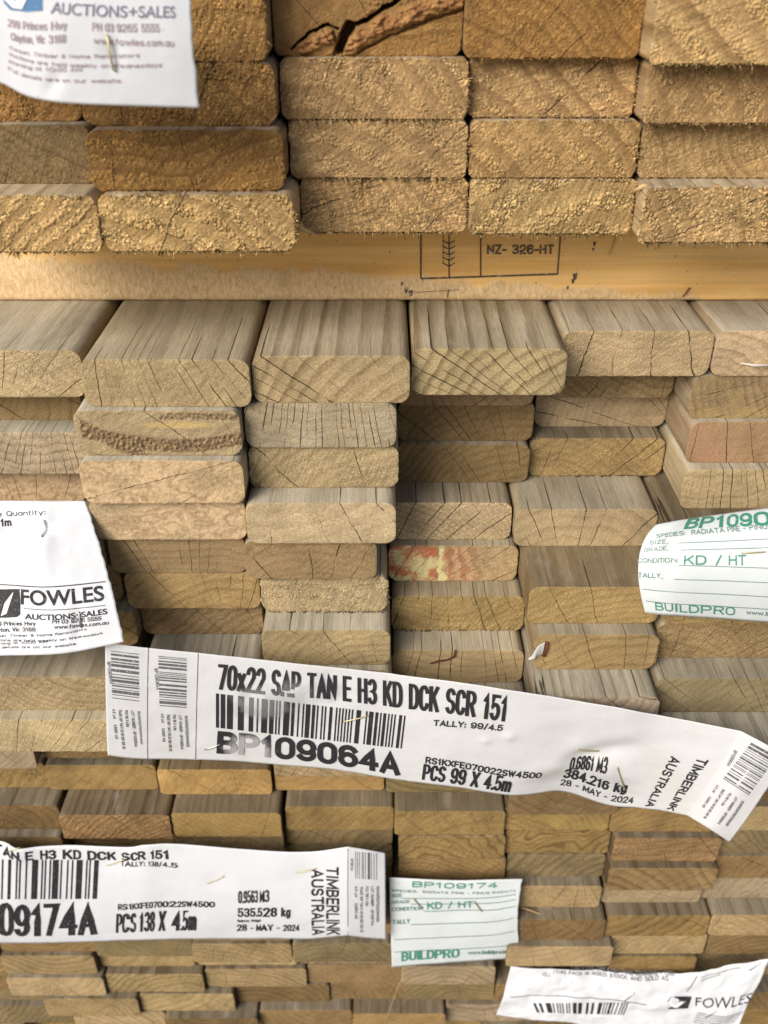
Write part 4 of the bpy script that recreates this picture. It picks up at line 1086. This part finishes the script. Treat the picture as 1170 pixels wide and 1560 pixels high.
p.text('RS1KXFE070022SW4500', (648, 1162), (822, 1184), (649, 1152), 0.03)
p.text('PCS 99 X 4.5m', (643, 1187), (774, 1206), (646, 1163), 0.02)
p.text('0.6861 M3', (866, 1173), (922, 1178), (870, 1154), 0.0)
p.text('384.216 kg', (857, 1184), (952, 1206), (861, 1171), 0.02)
p.text('28 - MAY - 2024', (853, 1195), (963, 1223), (855, 1186), 0.015)
p.text('TIMBERLINK', (1063, 1153), (1016, 1231), (1080, 1158), 0.03)
p.text('AUSTRALIA', (1022, 1151), (983, 1226), (1038, 1156), 0.03)
p.build(t3)
p = Print(S3, SMEAR, 'barcode', 0.25)
p.bars((329, 1056), (618, 1090), (612, 1140), (329, 1108), 120, 5, 10)
p.build(t3)
def rotated_stub(sheet, quad, seed, num, base, parent, ink=INK_F):
    """The tear-off stub: bar code lying on its side and columns of tiny print under it."""
    p = Print(sheet, ink, 'barcode', 0.25)
    tl, tr, br, bl = quad
    p.bars(tr, br, bl, tl, 58, seed, 3, 0.35)
    p.build(parent)
for q, num in ((((169, 991), (211, 996), (212, 1071), (171, 1066)), 1), (((241, 999), (284, 1003), (284, 1078), (243, 1075)), 2), (((1145, 1131), (1183, 1152), (1141, 1211), (1102, 1186)), 3)):
    rotated_stub(S3, q, 20 + num, num, None, t3)
p = Print(S3, INK_F, 'small_print')
def stub_cols(p, at0, along, across, lines, sz):
    """Lines read down the stub: at0 = start of the first, along = direction of reading, across = step to the next."""
    for k, (s, off, ln) in enumerate(lines):
        st = (at0[0] + across[0] * k + along[0] * off, at0[1] + across[1] * k + along[1] * off)
        en = (st[0] + along[0] * ln, st[1] + along[1] * ln)
        n = math.hypot(*across)
        p.text(s, st, en, (st[0] - across[0] / n * sz, st[1] - across[1] / n * sz), 0.03, 30)
LN3 = [('RS1KXFE070022SW4500', 0, 1.0), ('LOT NUMBER - BP109064A', 0, 1.1), ('PCS 99 X 4.5m', 0, .5), ('70x22 SAP TAN E H3 KD DCK SCR 151', 0, 1.2), ('4.5 LM     0.6861 M3', 0, .9)]
stub_cols(p, (209, 1083), (5, 50), (-9.5, -0.8), LN3, 4.5)
stub_cols(p, (281, 1090), (3, 47), (-9, -0.8), LN3, 4.5)
p.text('BP109064A', (163, 1008), (167, 1041), (168, 1008), 0.02); p.text('BP109064A', (235, 1018), (238, 1050), (240, 1018), 0.02)
p.text('BP109064A', (1119, 1142), (1107, 1165), (1124, 1145), 0.02)
stub_cols(p, (1130, 1219), (-25, 37), (-9.5, -6), LN3, 4.5)
for x0, x1 in (((226, 986), (225, 1156)), ((302, 995), (298, 1156))): p.line(x0, x1, 0.9, 8)
p.build(t3)
for a, b, m in (((336, 1133), (312, 1141), M_STEEL), ((524, 1098), (560, 1090), M_BRASS), ((879, 1141), (912, 1143), M_BRASS), ((940, 1168), (952, 1202), M_BRASS)): staple(S3, a, b, t3, m)

# ---- the second long tag
S4 = Sheet([((-190, 1290, 392), None, (-190, 1440, 385)), ((-60, 1284, 392), None, (-60, 1438, 385)), ((0, 1281, 393), None, (0, 1437, 385)), ((27, 1290, 391), None, (27, 1437, 385)), ((60, 1289, 392), None, (60, 1437, 385)), ((113, 1288, 393), None, (113, 1436, 385)),
            ((191, 1291, 392), None, (191, 1433, 385)), ((222, 1287, 392), None, (222, 1432, 385)), ((273, 1286, 393), None, (273, 1431, 385)), ((400, 1296, 392), None, (400, 1430, 385)),
            ((472, 1298, 391), None, (466, 1431, 384)), ((530, 1290, 390), None, (530, 1426, 382)), ((560, 1295, 391), None, (560, 1429, 384)), ((587, 1300, 393), None, (588, 1431, 386))],
           nv=44, step=1.1, wr=0.12, seed=11, mid=3.2, fold=11,
           dents=[(175, 1313, 26, 12, -.8, 0), (470, 1330, 30, 20, -.9, .4), (30, 1297, 26, 14, 1.2, 0), (330, 1342, 20, 10, -.5, 0)])
t4 = S4.build('shipping_tag', PAPER)
tag(t4, 'long white printed tag with upright bar code, lying level near the bottom', 'tag', 'long printed shipping tags')
p = Print(S4, INK, 'printed_text')
p.text('70x22 SAP TAN E H3 KD DCK SCR 151', (-130, 1303), (257, 1309), (-130, 1288), 0.04, 7)
p.text('BP109174A', (-72, 1427), (143, 1424), (-72, 1376), 0.035, 7)
p.text('TALLY: 138/4.5', (184, 1319), (270, 1322), (184, 1311), 0.03)
p.text('RS1KXFE070022SW4500', (180, 1386), (326, 1382), (180, 1377), 0.03)
p.text('PCS 138 X 4.5m', (177, 1421), (297, 1417), (178, 1392), 0.02)
p.text('0.9563 M3', (363, 1376), (409, 1374), (363, 1357), 0.0)
p.text('535.528 kg', (362, 1397), (441, 1396), (362, 1383), 0.02)
p.text('Approx. Weight', (361, 1404), (397, 1404), (361, 1400), 0.02, 40)
p.text('28 - MAY - 2024', (361, 1418), (455, 1418), (361, 1408), 0.015)
p.text('TIMBERLINK', (497, 1320), (497, 1423), (516, 1321), 0.03)
p.text('AUSTRALIA', (474, 1324), (475, 1423), (493, 1325), 0.03)
p.build(t4)
p = Print(S4, INK, 'barcode', 0.25); p.bars((-140, 1308), (151, 1310), (148, 1369), (-140, 1370), 120, 9, 8); p.build(t4)
p = Print(S4, INK_F, 'barcode', 0.25); p.bars((541, 1297), (575, 1300), (575, 1340), (541, 1338), 34, 31, 4, 0.35); p.build(t4)
p = Print(S4, INK_F, 'small_print')
stub_cols(p, (573, 1350), (0, 54), (-8.2, 0), [('RS1KXFE070022SW4500', 0, 1.0), ('LOT NUMBER - BP109174A', 0, 1.1), ('PCS 138 X 4.5m', 0, .55), ('70x22 SAP TAN E H3 KD DCK SCR 151', 0, 1.3), ('4.5 LM     0.9563 M3', 0, .9)], 4.5)
p.text('BP109174A', (534, 1308), (534, 1326), (538, 1308), 0.02)
p.line((530, 1292), (530, 1426), 0.8, 6)
p.build(t4)
for a, b in (((164, 1318), (190, 1308)), ((316, 1345), (341, 1334)), ((452, 1329), (482, 1322)), ((14, 1297), (30, 1291))): staple(S4, a, b, t4, M_BRASS)

# ---- the auction slip at the side of the middle pack
S2 = Sheet([((-130, 772, 380), None, (-160, 1008, 344)), ((-60, 766, 379), None, (-70, 1004, 343)), ((0, 763, 378), (0, 880, 362), (0, 999, 343)), ((60, 763, 377), (75, 878, 358), (95, 996, 342)), ((130, 763, 378), (162, 866, 362), (189, 978, 345))],
           nv=70, step=1.0, wr=0.2, seed=21, edge=0.3,
           dents=[(66, 830, 14, 60, 1.0, 0), (15, 815, 20, 20, -1.3, 0), (120, 950, 10, 30, -.8, 0), (60, 900, 60, 14, .5, 0), (66, 806, 12, 10, -1.0, 0)])
t2 = S2.build('auction_slip', PAPER)
tag(t2, 'white stapled paper slip with a black square logo, beside the pinkish knotty boards', 'paper slip', 'stapled auction slips')
p = Print(S2, INK, 'printed_text', 0.2)
p.text('Sale Quantity:', (-28, 789), (69, 784), (-28, 781), 0.01)
p.text('11m', (-6, 803), (17, 801), (-6, 791), 0.03)
p.text('FOWLES', (32, 920), (159, 914), (32, 898), 0.02, gill=True)
p.text('AUCTIONS+SALES', (38, 943), (164, 935), (38, 935), 0.025, gill=True)
p.line((-40, 891), (161, 886), 1.6, 20); p.line((37, 927), (161, 922), 1.0, 16)
p.build(t2)
p = Print(S2, INK, 'small_print', 0.2)
for s, a, b, h in (('299 Princes Hwy', (-13, 954), (54, 953), 6.5), ('PH 03 9265 5555', (80, 950), (154, 945), 6.5), ('Clayton, Vic 3168', (-15, 964), (54, 962), 6.5), ('www.fowles.com.au', (83, 958), (165, 951), 6),
                   ('Carpet, Timber & Home Renovators', (-16, 972), (132, 960), 4), ('auctions are held weekly on Wednesdays', (-16, 978), (156, 966), 4), ('starting at 10:00 AM', (-14, 984), (72, 979), 4), ('Full details are on our website.', (-14, 989), (117, 982), 4)):
    p.text(s, a, b, (a[0], a[1] - h), 0.025, 25)
p.build(t2)
p = Print(S2, INK, 'logo', 0.2); p.poly([(-12, 898), (30, 897), (31, 936), (26, 940), (-12, 942)]); p.build(t2)
p = Print(S2, LT, 'logo_tick', 0.3); p.poly([(-12, 912), (2, 923), (14, 899), (22, 899), (8, 942), (0, 942), (-12, 926)]); p.build(t2)
for a, b in (((68, 793), (64, 818)), ((120, 932), (124, 956))): staple(S2, a, b, t2, M_STEEL)

# ---- the auction slip hanging over the upper pack
S1 = Sheet([((-190, -80, 352), None, (-190, 60, 352)), ((-90, -78, 350), None, (-90, 92, 350)), ((0, -75, 347), None, (0, 126, 347)), ((40, -72, 345), None, (40, 146, 345)), ((90, -70, 344), None, (90, 156, 343)), ((180, -68, 344), None, (180, 161, 343)), ((245, -65, 345), (250, 50, 343), (245, 163, 344)), ((284, -63, 346), (293, 50, 344), (305, 165, 345))],
           nv=50, step=1.1, wr=0.12, seed=31, mid=0.8, edge=0.3, dents=[(80, 130, 10, 20, -.5, .5), (172, 80, 14, 30, -.5, 0)])
t1 = S1.build('auction_slip', PAPER)
tag(t1, 'white stapled paper slip with a blue logo and purple print, hanging over the upper pack', 'paper slip', 'stapled auction slips')
p = Print(S1, PURPLE, 'printed_text', 0.2); p.text('AUCTIONS+SALES', (77, 20), (267, 27), (78, 3), 0.012, gill=True); p.build(t1)
p = Print(S1, MAUVE, 'small_print', 0.2)
for s, a, b, h in (('299 Princes Hwy', (12, 40), (101, 45), 12), ('PH 03 9265 5555', (141, 47), (242, 49), 13), ('Clayton, Vic 3168', (17, 61), (100, 65), 12), ('www.fowles.com.au', (143, 67), (264, 71), 11)):
    p.text(s, a, b, (a[0], a[1] - h), 0.015)
for s, a, b, h in (('Carpet, Timber & Home Renovators', (15, 75), (212, 87), 6), ('auctions are held weekly on Wednesdays', (14, 84), (246, 102), 6), ('starting at 10:00 AM', (13, 95), (124, 109), 6), ('Full details are on our website.', (13, 107), (186, 126), 6)):
    p.text(s, a, b, (a[0], a[1] - h), 0.03, 30)
p.build(t1)
p = Print(S1, BLUE, 'logo', 0.2); p.poly([(6, -40), (65, -38), (65, 16), (40, 18), (16, 15), (6, 4)]); p.build(t1)
p = Print(S1, LT, 'logo_tick', 0.3); p.poly([(6, -14), (24, 2), (46, -38), (58, -38), (34, 14), (20, 12), (6, -2)]); p.build(t1)
staple(S1, (163, 54), (174, 107), t1, M_BRASS, 0.5, 1.2)

# ---- green printed cards
def card(sheet, num, label, geo):
    t = sheet.build('pack_card', PAPER_C)
    tag(t, label, 'card', 'green printed pack cards')
    g = Print(sheet, GREEN, 'printed_text', 0.32)
    for s, a, b, c, bold in geo['big']: g.text(s, a, b, c, bold)
    g.build(t)
    g = Print(sheet, GREEN_F, 'small_print', 0.3)
    for s, a, b, h in geo['small']: g.text(s, a, b, (a[0], a[1] - h), 0.02, 25)
    for a, b in geo['lines']: g.line(a, b, 0.9, 10)
    g.build(t)
    return t
S5 = Sheet([((1000, 799, 376), (973, 852, 366), (983, 934, 360)), ((1030, 793, 376), (1000, 853, 363), (1010, 937, 358)), ((1060, 788, 376), (1030, 853, 357), (1040, 939, 356)), ((1110, 781, 375), (1095, 853, 355), (1100, 943, 354)), ((1170, 773, 374), (1165, 853, 353), (1170, 948, 352)), ((1290, 760, 372), (1290, 853, 350), (1290, 955, 350))],
           nv=50, step=1.0, wr=0.12, seed=41, dents=[(1150, 840, 20, 8, -.8, 0)])
t5 = card(S5, 0, 'pale card with green print, curling forward in front of the red stained board stack', dict(
    big=[('BP109064', (1042, 807), (1215, 800), (1050, 791), 0.03), ('KD / HT', (1042, 860), (1136, 861), (1043, 846), 0.015), ('BUILDPRO', (999, 929), (1118, 937), (998, 917), 0.015)],
    small=[('SPECIES:  RADIATA PINE - PINUS RADIATA', (1000, 820), (1225, 802), 6), ('SIZE', (990, 830), (1014, 828), 6), ('GRADE', (981, 841), (1015, 838), 6), ('CONDITION', (972, 857), (1031, 857), 7), ('TALLY', (972, 879), (1006, 880), 7), ('www.buildpro.net', (1137, 935), (1215, 940), 6)],
    lines=[((1015, 829), (1240, 818)), ((1016, 839), (1240, 832)), ((1034, 861), (1240, 868)), ((1007, 881), (1240, 890)), ((979, 897), (1240, 912)), ((984, 915), (1240, 931))]))
staple(S5, (1130, 843), (1166, 841), t5, M_BRASS)
S6 = Sheet([((593, 1337, 397), None, (597, 1474, 393)), ((640, 1339, 396), None, (640, 1470, 391)), ((695, 1341, 396), None, (695, 1466, 390)), ((750, 1340, 396), None, (750, 1462, 390)), ((796, 1339, 397), (789, 1400, 391), (794, 1460, 393))],
           nv=40, step=1.0, wr=0.12, seed=51, mid=2.5, edge=.3, dents=[(700, 1390, 30, 12, -.6, 0)])
t6 = card(S6, 1, 'small pale card with green print, next to the level long tag near the bottom', dict(
    big=[('BP109174', (628, 1351), (756, 1352), (629, 1342), 0.03), ('KD / HT', (651, 1385), (720, 1382), (651, 1374), 0.015), ('BUILDPRO', (612, 1464), (698, 1458), (612, 1450), 0.015)],
    small=[('SPECIES:  RADIATA PINE - PINUS RADIATA', (597, 1358), (785, 1358), 4), ('SIZE', (597, 1367), (612, 1366), 5), ('GRADE', (597, 1377), (624, 1375), 5), ('CONDITION', (597, 1388), (644, 1386), 6), ('TALLY', (598, 1408), (624, 1406), 7), ('www.buildpro.net', (713, 1454), (776, 1452), 6)],
    lines=[((612, 1368), (786, 1362)), ((626, 1377), (786, 1370)), ((646, 1388), (786, 1380)), ((626, 1408), (783, 1398)), ((600, 1431), (783, 1418)), ((600, 1450), (783, 1439))]))
for a, b in (((722, 1372), (734, 1388)), ((630, 1368), (642, 1382))): staple(S6, a, b, t6, M_BRASS)

# ---- the crumpled slip at the bottom
S7 = Sheet([((778, 1473, 398), None, (756, 1549, 388)), ((850, 1476, 396), None, (840, 1556, 383)), ((930, 1479, 394), None, (920, 1566, 382)), ((1031, 1483, 390), None, (1020, 1578, 379)), ((1108, 1473, 386), None, (1085, 1580, 377)), ((1172, 1458, 384), None, (1118, 1572, 376))],
           nv=50, step=0.9, wr=0.8, seed=61, mid=1.5,
           dents=[(980, 1500, 30, 26, 1.3, .4), (860, 1515, 40, 8, -1.0, -.1), (1000, 1530, 26, 10, 1.5, -.3), (1110, 1500, 16, 30, -1.2, .5), (1065, 1545, 20, 20, -1.2, 0), (905, 1495, 60, 8, -.8, .2), (1148, 1478, 14, 14, 1, 0)])
t7 = S7.build('auction_slip', PAPER)
tag(t7, 'crumpled white paper slip with a small tick logo, at the very bottom of the stack', 'paper slip', 'stapled auction slips')
p = Print(S7, INK_F, 'small_print', 0.25)
for s, a, b, h in (('TAN E H3 TREATED PINE DECKING - 138/', (869, 1477), (1028, 1487), 6), ('(THIS PACK IS AGED STOCK AND SOLD AS', (843, 1483), (1018, 1494), 6), ('IS)', (826, 1487), (837, 1488), 6)):
    p.text(s, a, b, (a[0], a[1] - h), 0.02, 14)
for k in range(5): p.line((1062 - k * 1.5, 1543 + k * 3.4), (1132 - k * 3, 1541 + k * 3.6), 0.9, 10)
for k in range(2): p.line((1068, 1489 + k * 5), (1128 - k * 30, 1474 + k * 10), 0.9, 8)
p.build(t7)
p = Print(S7, INK, 'printed_text', 0.25)
p.text('FOWLES', (1059, 1532), (1141, 1527), (1060, 1519), 0.0, gill=True)
p.line((1062, 1486), (1046, 1510), 1.1, 6); p.line((777, 1519), (930, 1522), 0.9, 16); p.line((930, 1522), (985, 1531), 0.9, 8)
p.build(t7)
p = Print(S7, INK, 'barcode', 0.25); p.bars((812, 1528), (958, 1527), (950, 1546), (818, 1542), 70, 44, 4); p.build(t7)
p = Print(S7, INK, 'logo', 0.25); p.poly([(1022, 1518), (1054, 1518), (1048, 1536), (1018, 1537), (1016, 1526)]); p.build(t7)
p = Print(S7, LT, 'logo_tick', 0.35); p.poly([(1019, 1527), (1023, 1526), (1029, 1530), (1045, 1520), (1051, 1520), (1031, 1535), (1025, 1534)]); p.build(t7)
for a, b in (((950, 1525), (966, 1512)), ((1142, 1478), (1158, 1466)), ((1075, 1550), (1090, 1540))): staple(S7, a, b, t7, M_STEEL)

# ---- stamp on the bearer (flat on its front face)
class Flat:
    N = None
    def __init__(self, D): self.D = D
    def inv(self, p):
        P = at(p[0], p[1], self.D); return np.array([P[0], P[2]])
    def pos(self, uv, lift=0): return np.stack([uv[:, 0], np.full(len(uv), self.D - lift), uv[:, 1]], -1)
STAMP = ink_mat('stamp_ink', (0.115, 0.075, 0.04), 0.6)
p = Print(Flat(BD), STAMP, 'stamp', 0.45)
for a, b, wdt in (((641, 352), (641, 423), 2.6), ((641, 424), (849, 417), 2.8), ((849, 417), (854, 352), 2.4), ((684, 352), (684, 423), 2.0), ((732, 352), (732, 421), 2.2)): p.line(a, b, wdt, 1)
for k in range(5):
    y = 366 + k * 8.5
    p.line((684, y + 5), (674, y), 1.9, 1); p.line((684, y + 5), (693, y), 1.9, 1)
p.line((675, 352), (675, 400), 0.9, 1)
p.text('NZ- 326-HT', (742, 387), (842, 387), (742, 372), 0.035)
for q in ((793, 384, 4), (875, 421, 6), (872, 428, 4), (905, 371, 4), (903, 380, 3), (618, 442, 5), (612, 432, 3), (625, 446, 5), (864, 438, 3)):
    x, y, s_ = q; p.poly([(x - s_ * .5, y - s_ * .7), (x + s_ * .8, y - s_), (x + s_ * .5, y + s_ * .6), (x - s_ * .2, y + s_)])
p.line((632, 445), (700, 441), 0.8, 1); p.line((684, 440), (681, 452), 1.2, 1)
stp = p.build(bear)

# ------------------------------------------------------------------ scraps and splinters
def scrap(name, pts, rad, mat, label, cat, flat=0.5):
    V, Fc = tube(pts, rad, 7, flat); o_ = V[V[:, 2].argmin()].copy()
    o = link(name, make_mesh(name, (V - o_) * MM, Fc, [mat], None, True)); o.location = o_ * MM
    return tag(o, label, cat)
SPL = simple('raw_splinter', (0.60, 0.42, 0.20), 0.8, 0.2)
TWN = simple('dark_red_twine', (0.10, 0.028, 0.018), 0.8, 0.2)
d47 = rows1[7][4][2]; d65 = rows1[6][5][2]
scrap('twine_scrap', [at(655, 1011, d47 - .6), at(668, 1007, d47 - 1.2), at(682, 1005, d47 - 1.0), at(692, 1000, d47 - 1.2), at(694, 990, d47 - 1.0)], [.35, .6, .55, .6, .4], TWN, 'dark red twine scrap stuck to the cracked board above the long tag', 'twine')
scrap('cord_scrap', [at(828, 1000, d65 - .8), at(832, 988, d65 - 1.4), at(833, 978, d65 - .9)], [.9, 1.1, .9], simple('brown_red_cord', (0.17, 0.05, 0.03), .8, .2), 'short brown red cord end beside the torn white paper scrap', 'cord', .4)
SS = Sheet([((805, 1003, d65 - 1.2), None, (806, 1005, d65 - 1.2)), ((811, 998, d65 - 2), None, (814, 1005, d65 - 1.5)), ((819, 985, d65 - 3), None, (818, 1000, d65 - 1.2)), ((830, 978, d65 - 2.0), None, (826, 996, d65 - 1.0))], nv=14, step=.3, wr=.55, seed=71, mid=.6)
ps = SS.build('paper_scrap', paper_mat('weathered_paper', (0.55, 0.54, 0.52), 0.1)); tag(ps, 'tiny torn white paper scrap wedged at the round nosed board', 'paper scrap')
scrap('wood_splinter', [at(452, 345, 385), at(466, 352, 388), at(484, 358, 392)], [1.5, 1.3, .15], SPL, 'broad pale splinter poking out beside the heavily splintered lowest board', 'splinter', .35)
scrap('wood_splinter', [at(928, 388, BD - 1.2), at(933, 375, BD - 1.5), at(938, 360, BD - 1.2)], [.35, .5, .35], SPL, 'short straight splinter stuck upright on the orange bearer', 'splinter', .5)
scrap('wood_splinter', [at(1040, 452, BD - 1.2), at(1046, 445, BD - 1.5), at(1051, 438, BD - 1.2)], [.25, .5, .4], simple('dark_splinter', (.22, .11, .05), .8, .2), 'dark slanted splinter low on the orange bearer', 'splinter', .5)
scrap('wood_splinter', [at(1128, 553, 411.5), at(1150, 557, 410.5), at(1185, 556, 411)], [.3, .8, .7], simple('white_sliver', (.60, .55, .47), .7, .2), 'whitish sliver lying against the pale topped board end', 'splinter', .5)
scrap('wood_splinter', [at(965, 292, 398), at(980, 284, 394), at(992, 283, 396)], [.8, 1.0, .3], SPL, 'pale torn splinter at the upper corner of the coarse granular board', 'splinter', .5)
scrap('wood_splinter', [at(1014, 287, 397), at(1022, 283, 395), at(1032, 290, 396)], [.7, 1.1, .4], SPL, 'small pale chip on top of the coarse granular board', 'splinter', .5)
scrap('fibre_strand', [at(585, 1560, 398), at(600, 1520, 397), at(612, 1490, 396), at(615, 1460, 398)], [.14, .16, .16, .14], SPL, 'thin pale fibre hanging below the small green printed card', 'fibre', 1)
scrap('fibre_strand', [at(790, 1382, 400), at(805, 1386, 398), at(822, 1392, 397), at(838, 1393, 400)], [.25, .3, .3, .15], SPL, 'thin pale fibre on the boards beside the small green card', 'fibre', 1)

# lowest bearers, out of the frame, that carry the packs off the ground
hb_ = H0 + PITCH * 26 + 0.2
ob = bearer(-330, 380, 440, hb_, CAMZ * 1000, 90)
tag(ob, 'bottom timber bearer under the lowest pack, standing on the ground', 'timber bearer')
